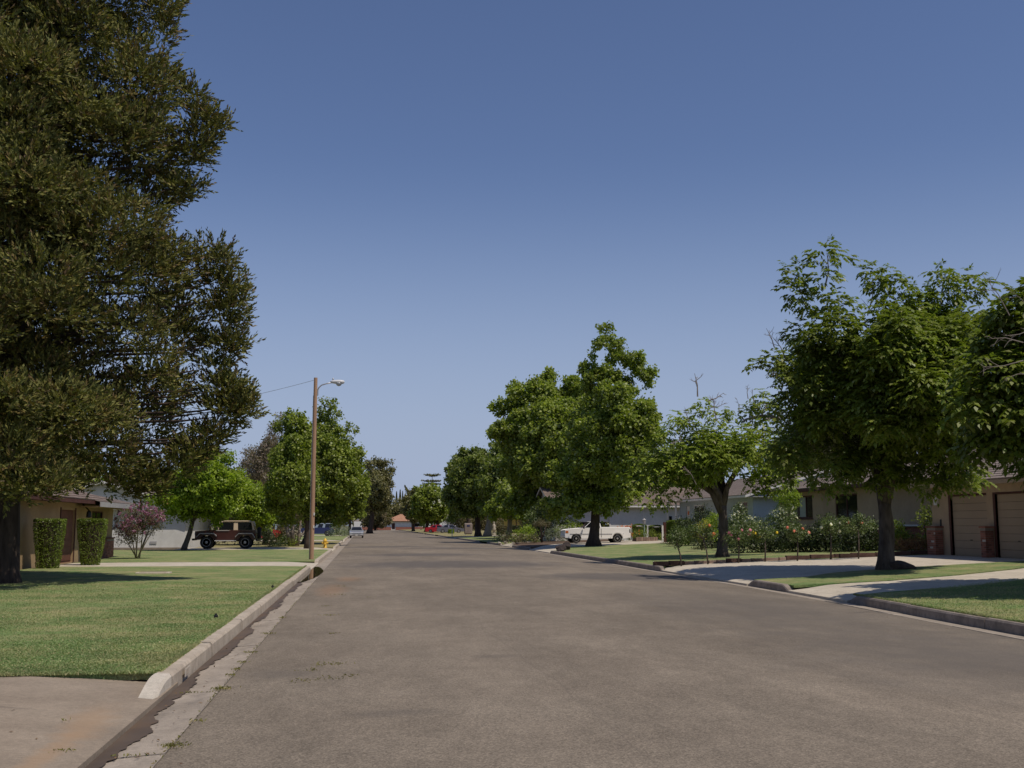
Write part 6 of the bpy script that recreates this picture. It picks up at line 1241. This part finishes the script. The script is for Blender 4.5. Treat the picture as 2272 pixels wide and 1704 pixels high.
LM = [(250, 'the big conifer'), (400, 'the white house on the left'), (505, 'the off-roader'), (620, 'the pale multi-stem tree'), (691, 'the lamp pole'), (760, 'the hydrant lawn'), (798, 'the silver car'), (850, 'the street end house'), (885, 'the cypress spires'), (945, 'the magnolia'), (999, 'the grey car'), (1061, 'the dark-trunked street tree'), (1096, 'the stone figure'), (1150, 'the yellow house'), (1230, 'the broad sweetgum'), (1315, 'the pickup'), (1400, 'the white garage house'), (1500, 'the garden gate'), (1602, 'the middle walnut'), (1750, 'the pale blue house'), (1966, 'the near walnut'), (2200, 'the garage doors')]
seen = {}
where = lambda X, Y: ('left' if X < 2 else 'right') + (' beyond the street end' if Y > 340 else ' far down the street' if Y > 200 else ' between the gardens' if Y > 110 else ' behind the houses')
for i, (X, Y, H, Wd, k) in enumerate(bt):
    d = 'tall' if H > 9.5 else 'low' if H < 7.5 else 'middling'; pxl = math.tan(math.atan2(X, Y) - PS) * F + 1136; lm = min(LM, key=lambda q_: abs(q_[0] - pxl))[1]; lb = '%s %s tree behind %s,%s' % (d, adj[k], lm, where(X, Y)); seen[lb] = seen.get(lb, 0) + 1
    if seen[lb] > 1: lb += ', the farther one' if seen[lb] == 2 else ', the farthest one'
    backtree(X, Y, H, Wd, M[kinds[k]], 100 + i, lb)
# ---- shrubs, left
blob_hedge('clipped_shrub', 'clipped flat-topped shrub left of the brown door, narrowing to its foot', 'shrub', (-10.75, 39.6, .12), .98, .95, 1.68, 'f_hedge', 1, .055, .32, n=9000)
blob_hedge('clipped_shrub', 'clipped flat-topped shrub right of the brown door, wider and leaning', 'shrub', (-10.05, 42.6, .12), 1.02, .95, 1.70, 'f_hedge', 2, .055, .42, n=10000)
p = P(302, 1236, 50.5)
bush('crepe_myrtle', 'pink-flowering crepe myrtle on thin stems at the corner of the tan house', 'bush', (p.x + .1, 50.3, .125), [(-.5, 0, 1.65, .55), (.05, .1, 1.9, .6), (.6, 0, 1.75, .5), (-.2, -.3, 1.35, .5), (.4, .2, 1.4, .45), (.85, -.1, 1.6, .35), (-.75, .1, 1.25, .35), (0, .5, 1.6, .5), (-.45, -.1, .95, .42), (0, 0, 1.05, .4)], 'f_olive', 22, 12, .07, .07, 71, stems=8, bark='bark_pale', bl=[('b_pink', 260, .10, .7)], sr=.03)
p = P(620, 1203, 74); bush('round_shrub', 'round light green shrub between dark trunks beside the off-roader', 'shrub', (p.x, 78, .12), [(0, 0, .45, .5), (.5, .1, .4, .45), (-.5, 0, .35, .45)], 'f_bright', 14, 12, .09, .09, 72)
p = P(590, 1205, 74); bush('dark_shrub', 'dark low shrub behind the off-roader spare wheel', 'shrub', (p.x, 77, .12), [(0, 0, .5, .55), (.6, .1, .45, .5), (-.6, 0, .5, .5), (-.2, .2, 1.0, .5)], 'f_dark', 12, 12, .09, .10, 73)
p = P(455, 1190, 84); bush('background_shrub', 'olive shrub mass seen over the off-roader bonnet', 'shrub', (p.x, 86, .12), [(0, 0, 1.0, 1.0), (1.6, .1, .9, .9), (3.2, 0, 1.1, 1.0), (4.8, 0, 1.0, 1.0), (1, .4, 1.9, .8), (3.8, 0, 2.0, .9), (6.2, 0, .9, .9)], 'f_olive', 7, 12, .16, .16, 74, stems=6)
p = P(755, 1189, 146); bush('pale_shrub', 'pale sage shrub between blue car and thin trunk', 'shrub', (p.x, 146, .12), [(-.9, 0, .7, .7), (0, 0, .9, .8), (.9, 0, .6, .6)], 'f_sage', 6, 12, .18, .18, 75)
# ---- shrubs, right: bed by the pickup
def P2(px, Y): p = P(px, 1190, Y); return p.x
bush('garden_shrub', 'bright green leafy plant in the middle of the planted bed', 'shrub', (P2(1175, 82), 84, .3), [(-.7, 0, .45, .5), (0, 0, .6, .6), (.7, 0, .5, .5), (.2, .3, .9, .4)], 'f_bright', 12, 12, .11, .12, 81)
bush('garden_shrub', 'yellow-green low plants spreading along the planted bed', 'shrub', (P2(1150, 81), 82, .28), [(-.8, 0, .25, .4), (-.1, -.2, .3, .42), (.5, 0, .3, .45), (1.3, -.1, .3, .4)], 'f_olive', 14, 12, .10, .10, 82)
bush('sage_shrub', 'grey-green sage mound in front of the pickup bonnet', 'shrub', (P2(1225, 82), 83.0, .4), [(-.4, 0, .4, .5), (.3, 0, .55, .55), (.9, .1, .4, .5), (-1, 0, .3, .4)], 'f_sage', 13, 12, .10, .10, 83)
bush('mushroom_shrub', 'umbrella-shaped clipped shrub on a bare stem in the planted bed', 'shrub', (P2(1203, 82), 82.4, .35), [(-.45, 0, 1.35, .26), (0, 0, 1.42, .32), (.45, 0, 1.36, .26), (0, .3, 1.38, .3), (0, -.3, 1.36, .26)], 'f_olive', 30, 12, .06, .07, 84, stems=4, sr=.05)
bush('dark_round_shrub', 'dark round shrub at the foot of the pale-trunked tree', 'shrub', (P2(1124, 86), 88, .3), [(0, 0, .45, .5), (-.5, 0, .35, .4)], 'f_dark', 12, 12, .10, .10, 85)
bush('flowering_bush', 'tall loose bush with pale leaves behind the planted bed', 'bush', (P2(1215, 92), 91, .4), [(-1.2, 0, 1.6, .9), (0, 0, 2.0, 1.0), (1.4, 0, 1.8, .9), (.3, 0, .9, .9), (2.2, 0, 1.1, .8), (-1.6, 0, .8, .8)], 'f_rose', 6, 12, .16, .17, 86, stems=5)
bush('dark_bush', 'tall dark bush against the white house left of the pickup cab', 'bush', (P2(1262, 86), 86.5, .4), [(-1.4, 0, 1.0, .8), (-.6, 0, 1.8, .8), (.2, 0, 1.3, .7), (-1.2, .2, 2.3, .7), (-2.2, 0, 1.4, .8), (-2.0, 0, 2.4, .7)], 'f_dark', 8, 12, .14, .15, 187, stems=5)
bush('yellow_green_shrub', 'yellow-green shrub just behind the pickup windscreen', 'shrub', (P2(1265, 85), 85.5, .5), [(-.7, 0, .7, .5), (.1, 0, .85, .5), (.9, 0, .7, .5)], 'f_bright', 10, 12, .10, .11, 87)
blob_hedge('clipped_hedge', 'dark clipped hedge before the yellow house', 'hedge', (P2(1156, 150), 152, .3), 2.6, 1.2, 1.2, 'f_dark', 5, .16, 0, n=3500)
blob_hedge('clipped_hedge', 'rounded olive hedge beside the yellow house', 'hedge', (P2(1119, 140), 142, .3), 1.5, 1.2, 1.0, 'f_olive', 6, .16, .1, n=2500, top=.2)
blob_hedge('clipped_hedge', 'low clipped hedge in front of the grey car', 'hedge', (P2(1003, 170), 172, .3), .9, .7, .6, 'f_bright', 7, .16, 0, n=1500)
bush('background_shrub', 'olive shrub mass behind the grey board', 'shrub', (P2(1050, 205), 212, .3), [(-3, 0, 1.6, 1.5), (-1, 0, 1.8, 1.5), (1.2, 0, 1.7, 1.5), (3, 0, 1.5, 1.4), (5, 0, 1.3, 1.3)], 'f_olive', 3, 12, .3, .32, 88, stems=5)
# before the white and blue houses
yy = 80
blob_hedge('clipped_hedge', 'rounded clipped shrub left of the garden lantern', 'hedge', (P2(1419, 82), 82, .5), 1.05, 1.0, 1.05, 'f_hedge', 8, .09, .1, n=5000, top=.12)
blob_hedge('clipped_hedge', 'rounded clipped shrub right of the garden lantern', 'hedge', (P2(1457, 82), 82, .5), 1.15, 1.0, 1.0, 'f_hedge', 9, .09, .05, n=5000, top=.08)
X0 = P2(1432, 78); t = thing('planter', 'pale low planter of upright blocks with a spreading green plant', 'planter', (X0, 77.6, zr(X0, 77)))
for i in range(9):
    b = MB().box((-.72 + i * .18, rnd.uniform(-.02, .02), .13), (.165, .16, .28 + rnd.uniform(-.02, .03))).build('block', M['edging_pale'], t, bevel=.01)
MB().box((0, .5, .08), (1.6, .8, .2)).build('soil', M['mulch'], t)
bush('planter_shrub', 'low spreading green plant growing in the pale planter', 'shrub', (X0, 78.1, zr(X0, 78)), [(-.6, 0, .45, .35), (0, 0, .5, .38), (.6, 0, .45, .35), (1.1, 0, .3, .3)], 'f_mid', 18, 12, .08, .09, 89)
bush('orange_flowers', 'orange-flowering plants behind the pickup tailgate', 'flowers', (P2(1396, 86), 86, .5), [(-.7, 0, .7, .35), (0, 0, .8, .35), (.5, 0, .7, .3)], 'f_sage', 6, 10, .1, .1, 90, bl=[('b_orange', 60, .13, .9)])
bush('flower_shrub', 'small shrub with orange blooms beside the planter', 'shrub', (P2(1404, 79), 79, .45), [(-.2, 0, .3, .3), (.3, 0, .45, .35)], 'f_rose', 14, 10, .08, .09, 91, bl=[('b_orange', 14, .12, .9)])
xx = P2(1480, 72); MB().box((0, 0, 0), (.5, .12, 1.35)).build('garden_gate', M['brown']); o = bpy.data.objects['garden_gate']; o.location = (xx, 72, zr(xx, 72) + .67); tag(o, 'dark red-brown wooden gate post panel at the hedge end', 'gate')
o2 = MB().box((-.31, -.01, -.1), (.10, .12, 1.1)).build('post', M['wpaint'], o)
blob_hedge('clipped_hedge', 'tall clipped hedge block right of the brown gate panel', 'hedge', (P2(1507, 68), 68, .5), 1.5, 1.3, 1.35, 'f_hedge', 10, .09, 0, n=9000, top=.05)
blob_hedge('clipped_hedge', 'lower clipped hedge block before the tall one', 'hedge', (P2(1511, 62), 62, .45), .9, .9, .95, 'f_hedge', 11, .08, .05, n=5000)
bush('dark_shrub', 'large dark shrub left of the middle walnut trunk', 'shrub', (P2(1560, 62), 62, .5), [(-.8, 0, .7, .8), (0, 0, 1.1, .9), (.9, 0, .8, .8), (.2, .4, 1.6, .6), (-1.1, 0, 1.0, .6)], 'f_dark', 11, 12, .12, .12, 92, stems=5)
bush('yellow_shrub', 'yellow-leaved bush beside the second standard rose', 'shrub', (P2(1558, 52), 52, .42), [(-.35, 0, .75, .22), (-.15, 0, .95, .26), (.1, 0, 1.15, .28), (-.05, .1, .7, .3)], 'f_yellow', 30, 12, .06, .08, 93)
bush('bright_shrub', 'bright green leafy shrub left of the middle walnut trunk', 'shrub', (P2(1577, 54), 54, .45), [(0, 0, 1.3, .32), (.15, 0, 1.5, .32), (-.05, .1, 1.1, .3), (.1, 0, .7, .35)], 'f_bright', 24, 12, .07, .09, 94)
bush('oleander_bush', 'conical bush covered in white flowers right of the middle walnut', 'bush', (P2(1648, 52), 52, .5), [(0, 0, .6, .75), (-.1, 0, 1.2, .6), (-.1, 0, 1.7, .40), (-.12, 0, 2.0, .2), (.5, 0, .9, .6), (.9, 0, .6, .5), (-.5, 0, .8, .55), (-.35, -.1, 1.3, .4)], 'f_rose', 14, 12, .09, .10, 95, bl=[('b_white', 50, .08, .8)], stems=5)
bush('white_rose_bush', 'arching bush with white flowers between the roses and tan house', 'bush', (P2(1742, 50), 50, .55), [(-.3, 0, 1.5, .42), (.15, 0, 1.6, .40), (-.5, 0, 1.2, .40), (.3, 0, 1.3, .35), (-.1, 0, .9, .5)], 'f_rose', 18, 12, .08, .09, 96, bl=[('b_white', 34, .08, .8)], stems=4)
bush('young_tree', 'small bright green young tree before the blue house corner', 'tree', (P2(1748, 53), 53, .55), [(-.25, 0, 2.5, .42), (.15, 0, 2.75, .45), (.35, 0, 2.35, .40), (-.1, .1, 2.1, .38), (.3, 0, 2.0, .3)], 'f_bright', 18, 12, .09, .10, 97, stems=3, sr=.035)
hs_ = random.Random(4)
for i, (px, Y, h_, lb) in enumerate(((1600, 56, 1.2, 'dark clipped hedge mass directly behind the middle walnut trunk'), (1700, 47.5, 1.15, 'dark hedge behind the yellow-flowered rose'), (1790, 46.5, 1.3, 'dark hedge below the tan house left window'), (1870, 45.5, 1.35, 'dark hedge below the tan house right window'), (1930, 44.5, 1.2, 'dark hedge just left of the near walnut trunk'))):
    X0 = P2(px, Y); r0 = h_ * .5
    bush('hedge_shrub', lb, 'hedge', (X0, Y, zr(X0, Y) - .05), [(a, hs_.uniform(-.2, .3), hs_.uniform(.4, .9) * h_ * .75, r0 * hs_.uniform(.8, 1.1)) for a in (-1.2, -.7, -.2, .3, .8, 1.25, 0, .6)], 'f_dark', 13, 12, .11, .11, 110 + i, stems=5)
bush('strappy_plants', 'upright green and reddish grassy plants right of the near walnut trunk', 'plants', (P2(2005, 40.6), 40.6, .5), [(-.25, 0, .7, .3), (-.3, 0, 1.1, .28), (0, 0, .5, .3), (.25, 0, .5, .3), (-.1, 0, .8, .3)], 'f_hedge', 26, 10, .07, .12, 98, W=.3)
bush('reddish_grass', 'reddish brown ornamental grass in the bed before the brick planter', 'plants', (P2(2028, 40.2), 40.2, .5), [(-.3, 0, .3, .28), (.1, 0, .35, .3), (.45, 0, .3, .28), (-.6, 0, .3, .25)], 'f_red', 40, 10, .06, .16, 99, W=.15, droop=-.8)
bush('dark_bush', 'dark loose bush between the reddish grass and brick pillar', 'bush', (P2(2062, 40.8), 40.7, .5), [(0, 0, .6, .45), (.2, 0, 1.1, .45), (-.2, 0, 1.4, .35), (.35, 0, .5, .4), (.1, 0, 1.7, .3)], 'f_mid', 14, 10, .10, .11, 120, stems=4)
bush('porch_shrub', 'dark shrub under the blue house window', 'shrub', (P2(1672, 63), 63, .6), [(-.5, 0, .9, .6), (.3, 0, 1.0, .6), (1.0, 0, .8, .5), (0, 0, .5, .6)], 'f_dark', 12, 12, .1, .1, 121)
# ---- standard roses
roses = [(1514, 1252, 1197, 1, None, 0, 'first standard rose by the kerb, small leaning and without blooms'), (1573, 1249, 1186, 0, 'b_orange', 3, 'second standard rose, with one orange bloom at its left'), (1641, 1246, 1190, 0, 'b_rose_pink', 6, 'standard rose with pink blooms right of the middle walnut trunk'), (1700, 1243, 1184, 0, 'b_yellow', 4, 'standard rose with two bright yellow blooms'), (1772, 1241, 1181, 0, 'b_coral', 5, 'standard rose with coral blooms, middle of the row'), (1846, 1238, 1172, 0, 'b_white', 4, 'standard rose with cream white blooms and thick stem'), (1908, 1236, 1168, 0, 'b_coral', 2, 'last standard rose, wide-headed, left of the near walnut')]
for i, (px, py, cy, lean, bl, nb_, lb) in enumerate(roses):
    z0 = .2 + .04 * i; p = G(px, py, z0); z0 = zr(p.x, p.y); qr = random.Random(i + 5); c = P(px - (12 if i < 2 else 0), cy, p.y); zc = c.z - z0; dx = c.x - p.x
    hw = .42 if i not in (0, 6) else (.28 if i == 0 else .55)
    lobs = [(dx + qr.uniform(-hw, hw), qr.uniform(-.25, .25), zc + qr.uniform(-.16, .30), qr.uniform(.16, .25)) for _ in range(9 if i else 6)] + [(dx - hw * .8, 0, zc - .05, .16), (dx + hw * .8, 0, zc, .16), (dx, 0, zc + .38, .15), (dx + .1, .1, zc, .25)]
    rg = np.random.default_rng(200 + i); t = thing('standard_rose', lb, 'rose', (p.x, p.y + .12, z0), group='standard roses along the driveway edging')
    MB().tube([(0, 0, -.05), (dx * .3 + .02, 0, zc * .4), (dx * .9, 0, zc - .12)], [.045 if i == 5 else .032, .026, .022], 7, .08).build('trunk', M['bark'], t, smooth=True)
    mb = MB()
    for (a, b, c_, r_) in lobs: mb.tube([(dx * .9, 0, zc - .15), (dx + (a - dx) * .5, b * .5, (zc - .15 + c_) / 2 + .03), (a, b, c_)], [.014, .01, .005], 5)
    mb.build('branches', M['bark'], t)
    L_ = [((a, b, c_), r_) for a, b, c_, r_ in lobs]; C, D, Nn, L, Wd = clumps(rg, L_, 26, 9, .06, lf=.075, W=.6, inner=.6); leaves('crown', C, D, Nn, L, Wd, M['f_rose'], t)
    if bl:
        for k in range(nb_):
            a, b, c_, r_ = lobs[qr.randrange(len(lobs))]; d_ = Vector((qr.uniform(-1, 1), -1.1, qr.uniform(-.2, .9))).normalized() * r_
            bm = bmesh.new(); bmesh.ops.create_icosphere(bm, subdivisions=1, radius=.062)
            for v in bm.verts: v.co *= qr.uniform(.7, 1.2)
            me = bpy.data.meshes.new('bloom'); bm.to_mesh(me); bm.free(); me.materials.append(M[bl]); o = link('bloom', me, t); o.location = Vector((a, b, c_)) + d_
